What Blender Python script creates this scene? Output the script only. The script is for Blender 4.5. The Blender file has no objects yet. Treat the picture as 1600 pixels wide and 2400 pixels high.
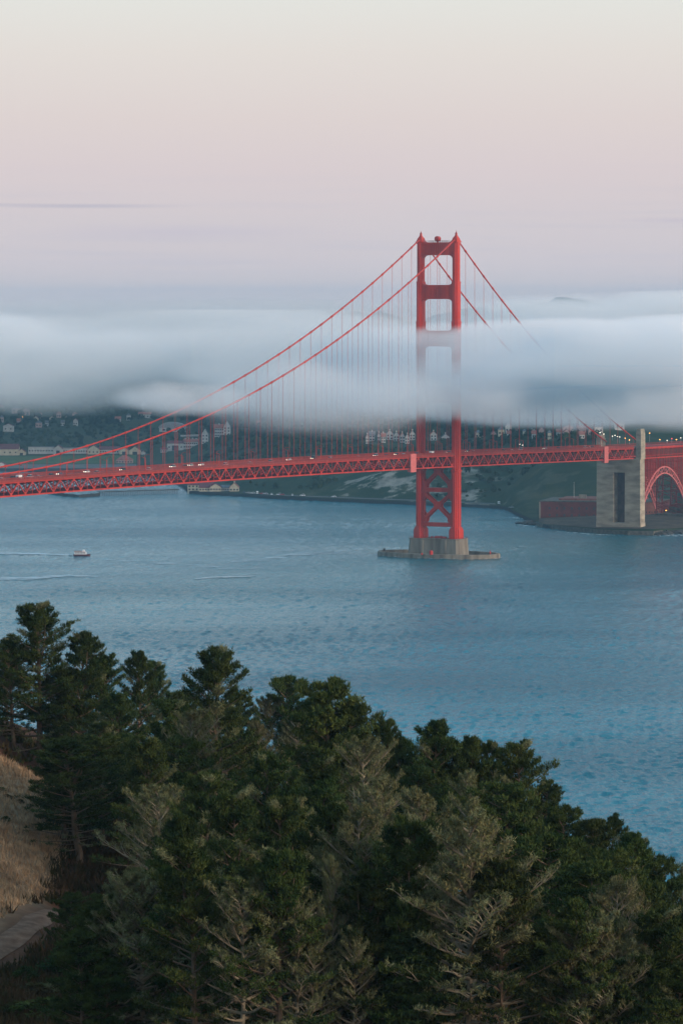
import bpy, math, random
import numpy as np
from mathutils import Vector, Matrix
random.seed(7)
R = math.radians
F = 9000.0; HZ = 720.0; CH = 175.0          # lens length in photo pixels, horizon row, camera height in metres

# ---------------------------------------------------------------- camera, sky, sun, exposure
sc = bpy.context.scene
cam_d = bpy.data.cameras.new('camera'); cam = bpy.data.objects.new('camera', cam_d)
sc.collection.objects.link(cam); sc.camera = cam
cam.location = (0, 0, CH); cam.rotation_euler = (R(90), 0, 0)
cam_d.sensor_fit = 'VERTICAL'; cam_d.sensor_height = 36; cam_d.lens = 135
cam_d.shift_y = -480 / 2400
cam_d.clip_start = 1; cam_d.clip_end = 60000

def srgb(r, g, b):
    f = lambda c: (c/255/12.92 if c/255 <= .04045 else ((c/255+.055)/1.055)**2.4)
    return (f(r), f(g), f(b), 1)

SUN_AZ, SUN_EL = R(120), R(10)                # azimuth from the +Y view direction, clockwise: behind the camera, to its right
w = bpy.data.worlds.new("World"); sc.world = w; w.use_nodes = True
nt = w.node_tree; nt.nodes.clear(); N = nt.nodes.new; L = nt.links.new
out = N('ShaderNodeOutputWorld'); bg = N('ShaderNodeBackground'); bg.inputs[1].default_value = 1.0
sky = N('ShaderNodeTexSky'); sky.sky_type = 'NISHITA'; sky.sun_disc = False
sky.sun_elevation = R(4); sky.sun_rotation = SUN_AZ; sky.altitude = 170; sky.dust_density = 2.0
tc = N('ShaderNodeTexCoord'); sx = N('ShaderNodeSeparateXYZ'); L(tc.outputs['Generated'], sx.inputs[0])
def wramp(stops, a, b):
    mr = N('ShaderNodeMapRange'); mr.inputs[1].default_value = a; mr.inputs[2].default_value = b
    L(sx.outputs[2], mr.inputs[0])
    cr = N('ShaderNodeValToRGB'); L(mr.outputs[0], cr.inputs[0])
    e = cr.color_ramp.elements
    while len(e) < len(stops): e.new(.5)
    for k, (p, c) in enumerate(stops): e[k].position = p; e[k].color = c
    return cr
low = wramp([(0, srgb(214,204,207)), (.14, srgb(215,205,209)), (.26, srgb(216,206,209)), (.42, srgb(221,208,209)),
             (.58, srgb(225,213,210)), (.78, srgb(229,222,216)), (1, srgb(230,232,226))], 0, .085)
up = N('ShaderNodeVectorMath'); up.operation = 'SCALE'; L(sky.outputs[0], up.inputs[0]); up.inputs['Scale'].default_value = .11
# above the twilight band the sky turns pale then blue
hi = wramp([(0, srgb(238,238,234)), (.05, srgb(208,228,240)), (.22, srgb(160,210,240)), (1, srgb(126,190,236))], .085, 1)
mixu = N('ShaderNodeMix'); mixu.data_type = 'RGBA'; mixu.inputs[0].default_value = .2
L(hi.outputs[0], mixu.inputs[6]); L(up.outputs[0], mixu.inputs[7])
# thin far cloud streaks low in the sky
mp = N('ShaderNodeMapping'); mp.inputs['Scale'].default_value = (14, 14, 420); L(tc.outputs['Generated'], mp.inputs[0])
mp.inputs['Location'].default_value = (1.3, 0, .4)
nz = N('ShaderNodeTexNoise'); nz.inputs['Scale'].default_value = 1; nz.inputs['Detail'].default_value = 3; L(mp.outputs[0], nz.inputs[0])
st = N('ShaderNodeMapRange'); st.inputs[1].default_value = .5; st.inputs[2].default_value = .75; st.inputs[4].default_value = .16; L(nz.outputs[0], st.inputs[0])
def smoothz(a, b):
    m = N('ShaderNodeMapRange'); m.interpolation_type = 'SMOOTHSTEP'; m.inputs[1].default_value = a; m.inputs[2].default_value = b
    L(sx.outputs[2], m.inputs[0]); return m
fade = smoothz(.046, .018); mm = N('ShaderNodeMath'); mm.operation = 'MULTIPLY'; L(st.outputs[0], mm.inputs[0]); L(fade.outputs[0], mm.inputs[1])
cl = N('ShaderNodeMix'); cl.data_type = 'RGBA'; L(mm.outputs[0], cl.inputs[0]); L(low.outputs[0], cl.inputs[6]); cl.inputs[7].default_value = srgb(176,182,206)
# one lone streak at left, about 1.5 degrees up
def streak(prev, az, el, waz, wel, amt, col):
    a = N('ShaderNodeMath'); a.operation = 'ARCTAN2'; L(sx.outputs[0], a.inputs[0]); L(sx.outputs[1], a.inputs[1])
    b = N('ShaderNodeMath'); b.operation = 'SUBTRACT'; L(a.outputs[0], b.inputs[0]); b.inputs[1].default_value = az
    c = N('ShaderNodeMath'); c.operation = 'DIVIDE'; L(b.outputs[0], c.inputs[0]); c.inputs[1].default_value = waz
    d = N('ShaderNodeMath'); d.operation = 'SUBTRACT'; L(sx.outputs[2], d.inputs[0]); d.inputs[1].default_value = el
    e = N('ShaderNodeMath'); e.operation = 'DIVIDE'; L(d.outputs[0], e.inputs[0]); e.inputs[1].default_value = wel
    v = N('ShaderNodeCombineXYZ'); L(c.outputs[0], v.inputs[0]); L(e.outputs[0], v.inputs[1])
    l = N('ShaderNodeVectorMath'); l.operation = 'LENGTH'; L(v.outputs[0], l.inputs[0])
    m = N('ShaderNodeMapRange'); m.interpolation_type = 'SMOOTHSTEP'; m.inputs[1].default_value = 1; m.inputs[2].default_value = 0; m.inputs[4].default_value = amt
    L(l.outputs['Value'], m.inputs[0])
    x = N('ShaderNodeMix'); x.data_type = 'RGBA'; L(m.outputs[0], x.inputs[0]); L(prev, x.inputs[6]); x.inputs[7].default_value = col
    return x.outputs[2]
c1 = streak(cl.outputs[2], -.068, .0263, .036, .0009, .7, srgb(188,184,198))
c1 = streak(c1, -.1, .0267, .03, .0006, .5, srgb(188,184,198))
c1 = streak(c1, .088, .0225, .022, .0012, .4, srgb(196,188,204))
c1 = streak(c1, -.04, .0195, .05, .003, .3, srgb(196,190,208))
sm = smoothz(.075, .10)
fin = N('ShaderNodeMix'); fin.data_type = 'RGBA'; L(sm.outputs[0], fin.inputs[0]); L(c1, fin.inputs[6]); L(mixu.outputs[2], fin.inputs[7])
# the afterglow in the west, behind the camera and to its right
dv_ = N('ShaderNodeVectorMath'); dv_.operation = 'DOT_PRODUCT'; L(tc.outputs['Generated'], dv_.inputs[0]); dv_.inputs[1].default_value = (math.sin(SUN_AZ), math.cos(SUN_AZ), .10)
ga = N('ShaderNodeMapRange'); ga.interpolation_type = 'SMOOTHSTEP'; ga.inputs[1].default_value = .1; ga.inputs[2].default_value = 1.0; L(dv_.outputs['Value'], ga.inputs[0])
gl = wramp([(0, (1.0,.52,.30,1)), (.25, (1.0,.70,.48,1)), (.6, (.80,.74,.68,1)), (1, srgb(150,190,215))], 0, .75)
gm = N('ShaderNodeVectorMath'); gm.operation = 'SCALE'; L(gl.outputs[0], gm.inputs[0]); gm.inputs['Scale'].default_value = 2.1
fin2 = N('ShaderNodeMix'); fin2.data_type = 'RGBA'; L(ga.outputs[0], fin2.inputs[0]); L(fin.outputs[2], fin2.inputs[6]); L(gm.outputs[0], fin2.inputs[7])
L(fin2.outputs[2], bg.inputs[0]); L(bg.outputs[0], out.inputs[0])

sd = bpy.data.lights.new('sun', 'SUN'); sd.energy = 2.3; sd.angle = R(10); sd.color = (1, .80, .66)
so = bpy.data.objects.new('sun', sd); sc.collection.objects.link(so)
so.rotation_euler = (R(90) - SUN_EL, 0, math.pi - SUN_AZ)
so.location = (100, -50, 400)
sc.view_settings.view_transform = 'Standard'; sc.view_settings.look = 'None'
sc.view_settings.exposure = 0; sc.view_settings.gamma = 1
cy = sc.cycles
cy.use_denoising = True; cy.max_bounces = 12; cy.diffuse_bounces = 2; cy.glossy_bounces = 2
cy.volume_bounces = 10; cy.volume_max_steps = 128; cy.volume_step_rate = 1.0; cy.transparent_max_bounces = 16
cy.sample_clamp_indirect = 4; cy.use_adaptive_sampling = False

# ---------------------------------------------------------------- helpers
def P(px, py, d):                             # the point a photo pixel shows at distance d
    return ((px-800)/F*d, d, CH-(py-HZ)/F*d)

class MB:                                     # collects shapes into ONE mesh
    def __init__(s): s.v = []; s.f = []; s.m = []
    def add(s, vs, fs, mi=0):
        n = len(s.v); s.v += [tuple(v) for v in vs]; s.f += [tuple(n+i for i in f) for f in fs]; s.m += [mi]*len(fs); return s
    def box(s, x0, x1, y0, y1, z0, z1, mi=0, tx=0, ty=0):
        v = [(x0,y0,z0),(x1,y0,z0),(x1,y1,z0),(x0,y1,z0),(x0+tx,y0+ty,z1),(x1-tx,y0+ty,z1),(x1-tx,y1-ty,z1),(x0+tx,y1-ty,z1)]
        return s.add(v, [(3,2,1,0),(4,5,6,7),(0,1,5,4),(1,2,6,5),(2,3,7,6),(3,0,4,7)], mi)
    def bar(s, p, q, w, h, mi=0):             # rectangular bar from p to q
        p = Vector(p); q = Vector(q); d = (q-p).normalized()
        up = Vector((0,0,1)) if abs(d.z) < .95 else Vector((1,0,0))
        a = d.cross(up).normalized(); b = a.cross(d).normalized()
        vs = [c + a*sx_*w/2 + b*sy_*h/2 for c in (p, q) for sx_, sy_ in ((-1,-1),(1,-1),(1,1),(-1,1))]
        return s.add(vs, [(0,1,2,3),(7,6,5,4),(0,4,5,1),(1,5,6,2),(2,6,7,3),(3,7,4,0)], mi)
    def tube(s, pts, rad, n=6, mi=0):
        base = len(s.v); m = len(pts)
        if not hasattr(rad, '__len__'): rad = [rad]*m
        for i, p in enumerate(pts):
            p = Vector(p); d = (Vector(pts[min(i+1,m-1)]) - Vector(pts[max(i-1,0)])).normalized()
            up = Vector((0,0,1)) if abs(d.z) < .9 else Vector((1,0,0))
            a = d.cross(up).normalized(); b = a.cross(d).normalized()
            for k in range(n):
                t = 2*math.pi*k/n; s.v.append(tuple(p + (a*math.cos(t)+b*math.sin(t))*rad[i]))
        for i in range(m-1):
            for k in range(n):
                k2 = (k+1) % n
                s.f.append((base+i*n+k, base+i*n+k2, base+(i+1)*n+k2, base+(i+1)*n+k)); s.m.append(mi)
        s.f.append(tuple(base+k for k in reversed(range(n)))); s.f.append(tuple(base+(m-1)*n+k for k in range(n))); s.m += [mi, mi]
        return s
    def prism(s, poly, axis, a, b, mi=0):     # poly of 2-D points, extruded from a to b along an axis
        def pt(u, v, t):
            return {'z': (u, v, t), 'x': (t, u, v), 'y': (u, t, v)}[axis]
        n = len(poly); vs = [pt(u, v, a) for u, v in poly] + [pt(u, v, b) for u, v in poly]
        fs = [tuple(reversed(range(n))), tuple(range(n, 2*n))] + [(i, (i+1) % n, n+(i+1) % n, n+i) for i in range(n)]
        return s.add(vs, fs, mi)
    def build(s, name, mats, parent=None, loc=None, smooth=False, rz=0):
        me = bpy.data.meshes.new(name); me.from_pydata(s.v, [], s.f); me.update()
        for m in (mats if isinstance(mats, (list, tuple)) else [mats]): me.materials.append(m)
        if any(s.m): me.polygons.foreach_set('material_index', s.m)
        if smooth: me.polygons.foreach_set('use_smooth', [True]*len(me.polygons))
        return link(name, me, parent, loc, rz)

def link(name, me, parent=None, loc=None, rz=0):
    o = bpy.data.objects.new(name, me); sc.collection.objects.link(o)
    if parent: o.parent = parent
    if loc: o.location = loc
    if rz: o.rotation_euler.z = rz
    return o

def npmesh(name, V, T, mats, parent=None, loc=None, mi=None):
    """fast triangle mesh from arrays"""
    me = bpy.data.meshes.new(name); V = np.asarray(V, np.float32); T = np.asarray(T, np.int32)
    k = T.shape[1]
    me.vertices.add(len(V)); me.vertices.foreach_set('co', V.ravel())
    me.loops.add(T.size); me.loops.foreach_set('vertex_index', T.ravel())
    me.polygons.add(len(T)); me.polygons.foreach_set('loop_start', np.arange(0, T.size, k, dtype=np.int32))
    try: me.polygons.foreach_set('loop_total', np.full(len(T), k, np.int32))
    except Exception: pass
    for m in (mats if isinstance(mats, (list, tuple)) else [mats]): me.materials.append(m)
    if mi is not None: me.polygons.foreach_set('material_index', np.asarray(mi, np.int32))
    me.update(calc_edges=True); me.validate()
    return link(name, me, parent, loc)

def tag(o, label=None, cat=None, group=None, kind=None):
    if label: o['label'] = label
    if cat: o['category'] = cat
    if group: o['group'] = group
    if kind: o['kind'] = kind
    return o
def empty(name, loc=(0,0,0), rz=0):
    o = bpy.data.objects.new(name, None); sc.collection.objects.link(o); o.location = loc; o.rotation_euler.z = rz
    o.empty_display_size = 1; return o

# ---------------------------------------------------------------- materials
def mat(name, col, rough=.8, var=.0, scale=1.0, col2=None, spec=.3, emit=None, es=0, bump=0, detail=5, stretch=None, metal=0, objrand=0):
    m = bpy.data.materials.new(name); m.use_nodes = True; t = m.node_tree; b = t.nodes['Principled BSDF']
    b.inputs['Roughness'].default_value = rough; b.inputs['Specular IOR Level'].default_value = spec; b.inputs['Metallic'].default_value = metal
    c4 = tuple(col)[:3] + (1,); b.inputs['Base Color'].default_value = c4
    if emit: b.inputs['Emission Color'].default_value = tuple(emit)[:3]+(1,); b.inputs['Emission Strength'].default_value = es
    if var or col2:
        g = t.nodes.new('ShaderNodeNewGeometry') if not objrand else t.nodes.new('ShaderNodeTexCoord')
        n = t.nodes.new('ShaderNodeTexNoise'); n.inputs['Scale'].default_value = scale; n.inputs['Detail'].default_value = detail
        src = g.outputs['Position'] if not objrand else g.outputs['Object']
        if stretch:
            mpn = t.nodes.new('ShaderNodeMapping'); mpn.inputs['Scale'].default_value = stretch; t.links.new(src, mpn.inputs[0]); src = mpn.outputs[0]
        t.links.new(src, n.inputs['Vector'])
        r = t.nodes.new('ShaderNodeValToRGB'); t.links.new(n.outputs[0], r.inputs[0])
        e = r.color_ramp.elements; e[0].position = .33; e[1].position = .67
        if col2: e[0].color = c4; e[1].color = tuple(col2)[:3]+(1,)
        else:
            e[0].color = tuple(c*(1-var) for c in col[:3])+(1,); e[1].color = tuple(min(1, c*(1+var)) for c in col[:3])+(1,)
        o_ = r.outputs[0]
        if objrand:
            oi = t.nodes.new('ShaderNodeObjectInfo'); h = t.nodes.new('ShaderNodeHueSaturation')
            mr = t.nodes.new('ShaderNodeMapRange'); mr.inputs[3].default_value = 1-objrand; mr.inputs[4].default_value = 1+objrand
            t.links.new(oi.outputs['Random'], mr.inputs[0]); t.links.new(mr.outputs[0], h.inputs['Value'])
            mr2 = t.nodes.new('ShaderNodeMapRange'); mr2.inputs[3].default_value = .5-.03*objrand*2; mr2.inputs[4].default_value = .5+.03*objrand*2
            ml = t.nodes.new('ShaderNodeMath'); ml.operation = 'FRACT'; mk = t.nodes.new('ShaderNodeMath'); mk.operation = 'MULTIPLY'; mk.inputs[1].default_value = 7.3
            t.links.new(oi.outputs['Random'], mk.inputs[0]); t.links.new(mk.outputs[0], ml.inputs[0]); t.links.new(ml.outputs[0], mr2.inputs[0])
            t.links.new(mr2.outputs[0], h.inputs['Hue']); t.links.new(o_, h.inputs['Color']); o_ = h.outputs[0]
        t.links.new(o_, b.inputs['Base Color'])
        if bump:
            bp = t.nodes.new('ShaderNodeBump'); bp.inputs['Strength'].default_value = bump; bp.inputs['Distance'].default_value = .3/scale
            t.links.new(n.outputs[0], bp.inputs['Height']); t.links.new(bp.outputs[0], b.inputs['Normal'])
    return m
M = {}
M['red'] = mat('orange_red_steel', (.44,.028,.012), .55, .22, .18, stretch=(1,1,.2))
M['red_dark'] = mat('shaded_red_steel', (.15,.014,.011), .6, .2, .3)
M['panel'] = mat('pink_panel', (.58,.15,.14), .6, .1, .5)
M['road'] = mat('road_asphalt', (.075,.058,.058), .85, .25, .2)
M['line'] = mat('lane_line', (.55,.55,.5), .8, .2, 1)
M['conc'] = mat('weathered_concrete', (.27,.25,.20), .9, 0, .25, col2=(.12,.105,.085), stretch=(1,1,.12), bump=.3)
M['conc_pale'] = mat('pale_concrete', (.44,.39,.30), .9, 0, .16, col2=(.22,.20,.155), stretch=(.5,.5,1.6), bump=.2)
M['conc_dark'] = mat('damp_concrete', (.09,.085,.07), .9, .4, .4)
M['brick'] = mat('brick', (.15,.032,.026), .9, 0, .15, col2=(.08,.024,.021))
M['brick_lit'] = mat('lit_brick', (.20,.075,.055), .9, .25, .4)  # lighter copy of brick, the light on the west face put into its colour
M['cream'] = mat('cream_wall', (.55,.48,.35), .8, .12, .3)
M['white'] = mat('white_wall', (.52,.51,.48), .8, .12, .3)
M['maroon'] = mat('maroon_roof', (.13,.045,.05), .8, .25, .5)
M['terracotta'] = mat('terracotta_roof', (.30,.11,.08), .85, .25, .5)
M['greyroof'] = mat('grey_roof', (.12,.13,.14), .8, .25, .5)
M['pinkwall'] = mat('rose_wall', (.45,.30,.27), .8, .15, .4)
M['glass'] = mat('dark_glass', (.03,.04,.05), .2, spec=.6)
M['rubber'] = mat('tyre', (.015,.015,.015), .8)
M['black'] = mat('black_paint', (.02,.022,.025), .4, spec=.5)
M['carwhite'] = mat('white_paint', (.75,.75,.75), .35, spec=.5)
M['carsilver'] = mat('silver_paint', (.38,.40,.42), .35, spec=.5)
M['carblue'] = mat('blue_paint', (.05,.10,.20), .35, spec=.5)
M['carred'] = mat('red_paint', (.32,.03,.03), .35, spec=.5)
M['headlight'] = mat('headlight', (1,.95,.8), emit=(1,.86,.6), es=5)
M['lamp_w'] = mat('white_lamp', (1,.95,.8), emit=(1,.9,.72), es=4)
M['lamp_a'] = mat('amber_lamp', (1,.5,.1), emit=(1,.36,.06), es=9)
M['lamp_g'] = mat('green_lamp', (.1,1,.5), emit=(.02,1,.42), es=7)
M['lamp_r'] = mat('red_lamp', (1,.1,.1), emit=(1,.05,.06), es=6)
M['foam'] = mat('foam', (.8,.83,.85), .9, .1, 1)
M['wood'] = mat('weathered_timber', (.06,.052,.045), .9, .3, .5)
M['rock'] = mat('dark_shore_rock', (.045,.045,.043), .95, .4, .3, bump=.4)
M['steelgrey'] = mat('grey_steel', (.3,.31,.32), .6, .1, 1)
M['buoyred'] = mat('red_tank_paint', (.45,.03,.02), .5, .1, 1)
# foliage and bark
M['pine'] = mat('pine_needles', (.012,.031,.008), .85, 0, .5, col2=(.054,.074,.018), spec=.1, objrand=.28)
M['pine2'] = mat('cypress_scales', (.012,.027,.009), .85, 0, .5, col2=(.036,.062,.018), spec=.1, objrand=.2)
M['lichen'] = mat('pale_lichen', (.185,.195,.10), .95, 0, .8, col2=(.065,.08,.033), spec=.05, objrand=.22)
M['oldneedle'] = mat('olive_needles', (.078,.080,.034), .9, 0, .7, col2=(.13,.122,.055), spec=.1, objrand=.25)
M['bark'] = mat('bark', (.12,.088,.062), .95, .35, 1.5, bump=.3)
M['palebark'] = mat('lichened_bark', (.20,.175,.125), .95, .35, 1.2, bump=.3)
M['olive'] = mat('olive_leaves', (.075,.10,.035), .85, 0, .8, col2=(.13,.16,.06), spec=.15)
M['farleaf'] = mat('far_foliage', (.012,.028,.017), .9, 0, .012, col2=(.045,.068,.030), spec=.05)
M['grassblade'] = mat('dry_grass_blades', (.46,.31,.18), .95, 0, .9, col2=(.22,.135,.08), spec=.05)
M['rail'] = mat('dull_red_rail', (.25,.028,.018), .6, .2, .3)
M['niche'] = mat('recess_shade_concrete', (.12,.062,.05), .95, .3, .3)  # shade inside the pylon recess, painted as a dark brown back wall
M['brown'] = mat('dead_bracken', (.075,.042,.022), .95, 0, .5, col2=(.030,.030,.012), spec=.05)
M['scrub'] = mat('scrub_leaves', (.055,.036,.016), .95, 0, .3, col2=(.028,.042,.012), spec=.05)

def groundmat(name, stops, scale, bump=.3, fine=None):
    m = bpy.data.materials.new(name); m.use_nodes = True; t = m.node_tree; b = t.nodes['Principled BSDF']
    b.inputs['Roughness'].default_value = .95; b.inputs['Specular IOR Level'].default_value = .1
    g = t.nodes.new('ShaderNodeNewGeometry'); n = t.nodes.new('ShaderNodeTexNoise'); n.inputs['Scale'].default_value = scale; n.inputs['Detail'].default_value = 8
    n.inputs['Roughness'].default_value = .62
    t.links.new(g.outputs['Position'], n.inputs['Vector'])
    r = t.nodes.new('ShaderNodeValToRGB'); t.links.new(n.outputs[0], r.inputs[0]); e = r.color_ramp.elements
    while len(e) < len(stops): e.new(.5)
    for k, (p, c) in enumerate(stops): e[k].position = p; e[k].color = tuple(c)+(1,)
    bp = t.nodes.new('ShaderNodeBump'); bp.inputs['Strength'].default_value = bump; bp.inputs['Distance'].default_value = .5/scale*.3
    t.links.new(n.outputs[0], bp.inputs['Height']); t.links.new(bp.outputs[0], b.inputs['Normal']); t.links.new(r.outputs[0], b.inputs['Base Color'])
    return m, t, b, r, g, n
# ================================================================= THE SETTING
# ---------------------------------------------------------------- water
def water_mat():
    m = bpy.data.materials.new('bay_water'); m.use_nodes = True; t = m.node_tree; b = t.nodes['Principled BSDF']; n_ = t.nodes.new; l = t.links.new
    g = n_('ShaderNodeNewGeometry')
    b.inputs['Specular IOR Level'].default_value = .14; b.inputs['IOR'].default_value = 1.33
    def noise(scale, st, detail=4, rough=.6):
        mpn = n_('ShaderNodeMapping'); mpn.inputs['Scale'].default_value = st; l(g.outputs['Position'], mpn.inputs[0])
        x = n_('ShaderNodeTexNoise'); x.inputs['Scale'].default_value = scale; x.inputs['Detail'].default_value = detail; x.inputs['Roughness'].default_value = rough
        l(mpn.outputs[0], x.inputs['Vector']); return x
    big = noise(.0042, (.55, 1.25, 1), 4, .5)         # wind patches and slicks
    mr = n_('ShaderNodeMapRange'); mr.inputs[1].default_value = .38; mr.inputs[2].default_value = .62; l(big.outputs[0], mr.inputs[0])
    wv = noise(.34, (1, .26, 1), 4, .6); wl = noise(.06, (.8, .4, 1), 3, .5); wf = noise(1.3, (1, .3, 1), 3, .6)
    def mad(a, k, bb):
        x = n_('ShaderNodeMath'); x.operation = 'MULTIPLY_ADD'; l(a, x.inputs[0]); x.inputs[1].default_value = k
        if bb is None: x.inputs[2].default_value = 0
        else: l(bb, x.inputs[2])
        return x.outputs[0]
    h = mad(wv.outputs[0], 3.5, None); h = mad(wl.outputs[0], 3.0, h); h = mad(wf.outputs[0], .55, h)
    bs = n_('ShaderNodeMapRange'); bs.inputs[3].default_value = .22; bs.inputs[4].default_value = .75; l(mr.outputs[0], bs.inputs[0])
    bp = n_('ShaderNodeBump'); bp.inputs['Distance'].default_value = 1; l(h, bp.inputs['Height']); l(bs.outputs[0], bp.inputs['Strength'])
    l(bp.outputs[0], b.inputs['Normal'])
    rr = n_('ShaderNodeMapRange'); rr.inputs[3].default_value = .10; rr.inputs[4].default_value = .16; l(mr.outputs[0], rr.inputs[0]); l(rr.outputs[0], b.inputs['Roughness'])
    cr = n_('ShaderNodeValToRGB'); l(big.outputs[0], cr.inputs[0]); e = cr.color_ramp.elements
    e[0].position = .35; e[0].color = (.006,.20,.255,1); e[1].position = .65; e[1].color = (.003,.12,.165,1)
    l(cr.outputs[0], b.inputs['Base Color'])
    return m
M['water'] = water_mat()
# real wind waves where the bay is in view, calm sheet around them
rw = np.random.default_rng(9)
WV = []
for k in range(56):
    lam = 3.2*(2.6)**rw.random(); a_ = R(-90)+rw.normal(0, .75); WV.append((2*np.pi/lam*np.cos(a_), 2*np.pi/lam*np.sin(a_), rw.uniform(0, 6.28), lam*.0078))
def sea_z(X, Y):
    z = np.zeros_like(X)
    for kx, ky, ph, am in WV: z += am*np.sin(kx*X+ky*Y+ph)
    rough = np.clip(.82+.20*vnoise(X, Y*1.8, 210, 4)+.10*vnoise(X, Y*2.4, 70, 1), .62, 1.05)
    return z*rough
def vnoise(x, y, s, seed=0):                     # smooth pseudo noise, about -1..1
    x = np.asarray(x)/s; y = np.asarray(y)/s
    return (np.sin(x*1.7+seed+1.3*np.sin(y*1.1+seed*2))+np.sin(y*1.9-seed+1.7*np.sin(x*.8+seed))+np.sin((x+y)*2.7+seed*3)*.6+np.sin((x-y*1.3)*4.1+seed)*.35)/2.6
yr = [1020.]
while yr[-1] < 4300: yr.append(yr[-1]+max(2.6, yr[-1]**2/1.575e6*1.7))
yr = np.array(yr); tx_ = np.linspace(-.125, .125, 640)
YY = np.repeat(yr, len(tx_)); XX = np.tile(tx_, len(yr))*YY
edge = np.clip(np.minimum(np.minimum((.125-np.abs(XX/YY))/.012, (YY-1020)/40), (4300-YY)/300), 0, 1)
ZZ = sea_z(XX, YY)*edge
V = np.stack([XX, YY, ZZ], 1); nr, ncx = len(yr), len(tx_)
ii, jj = np.meshgrid(np.arange(nr-1), np.arange(ncx-1), indexing='ij'); q0 = (ii*ncx+jj).ravel()
T = np.stack([q0, q0+1, q0+ncx+1, q0+ncx], 1)
# calm surroundings: left, right, near and beyond
ext = [(-3200,500,-.02),(3200,500,-.02),(3200,1020,0),(127.5,1020,0),(-127.5,1020,0),(-3200,1020,0),(3200,4300,0),(537.5,4300,0),(-537.5,4300,0),(-3200,4300,0),(3200,13900,0),(-3200,13900,0),(-3200,-600,-.02),(3200,-600,-.02)]
n0 = len(V); V = np.concatenate([V, np.array(ext, float)])
E = [(0,1,3,4),(0,4,5,5),(1,2,3,3),(3,2,6,7),(5,4,8,9),(9,8,7,6),(9,6,10,11),(12,13,1,0)]
quads = [tuple(n0+k for k in q) for q in E if len(set(q)) == 4]
T = np.concatenate([T, np.array(quads)])
wo = npmesh('water', V, T, M['water'])
tri = bpy.data.meshes.new('w'); wo.data.polygons.foreach_set('use_smooth', [True]*len(wo.data.polygons))
tag(wo, kind='structure')

def foam_mat(name, thr, scale, st):
    m = bpy.data.materials.new(name); m.use_nodes = True; t = m.node_tree; b = t.nodes['Principled BSDF']
    b.inputs['Base Color'].default_value = (.62,.68,.70,1); b.inputs['Roughness'].default_value = .9
    g = t.nodes.new('ShaderNodeNewGeometry'); mpn = t.nodes.new('ShaderNodeMapping'); mpn.inputs['Scale'].default_value = st
    n = t.nodes.new('ShaderNodeTexNoise'); n.inputs['Scale'].default_value = scale; n.inputs['Detail'].default_value = 6; n.inputs['Roughness'].default_value = .7
    t.links.new(g.outputs['Position'], mpn.inputs[0]); t.links.new(mpn.outputs[0], n.inputs['Vector'])
    mr = t.nodes.new('ShaderNodeMapRange'); mr.inputs[1].default_value = thr; mr.inputs[2].default_value = thr+.16; t.links.new(n.outputs[0], mr.inputs[0])
    t.links.new(mr.outputs[0], b.inputs['Alpha']); return m
M['foam_streak'] = foam_mat('foam_streaks', .42, .10, (.35, 1.6, 1))
M['foam_thin'] = foam_mat('thin_foam', .49, .08, (.25, 1.5, 1))
M['surf'] = foam_mat('surf_foam', .46, .35, (.7, 1, 1))
def ribbon(pts, ws, z):
    mb = MB()
    for (x, y), wd in zip(pts, ws): mb.v += [(x, y-wd, z), (x, y+wd, z)]
    for i in range(len(pts)-1): mb.f.append((2*i, 2*i+2, 2*i+3, 2*i+1)); mb.m.append(0)
    return mb
def sea(px, py): d = F*CH/(py-HZ); return ((px-800)/F*d, d)
def foam_line(pp, ws, m='foam_streak', z=.05):
    z += .38; return tag(ribbon([sea(*q) for q in pp], ws, z).build('foam', M[m]), kind='stuff')
foam_line([(-200,1290),(0,1298),(90,1299),(178,1302.5)], [16,12,7,2], 'foam_streak')
foam_line([(-150,1362),(0,1358),(80,1356),(160,1350),(230,1352)], [6,10,12,8,2], 'foam_streak', .06)
foam_line([(455,1358),(500,1354),(560,1353),(600,1351)], [3,8,6,2], 'foam_streak', .05)
foam_line([(540,1318),(620,1312),(700,1300),(790,1296),(850,1288)], [3,16,22,18,4], 'foam_thin', .05)
foam_line([(250,1312),(400,1322),(520,1332),(640,1334)], [3,9,9,3], 'foam_thin', .04)

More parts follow.
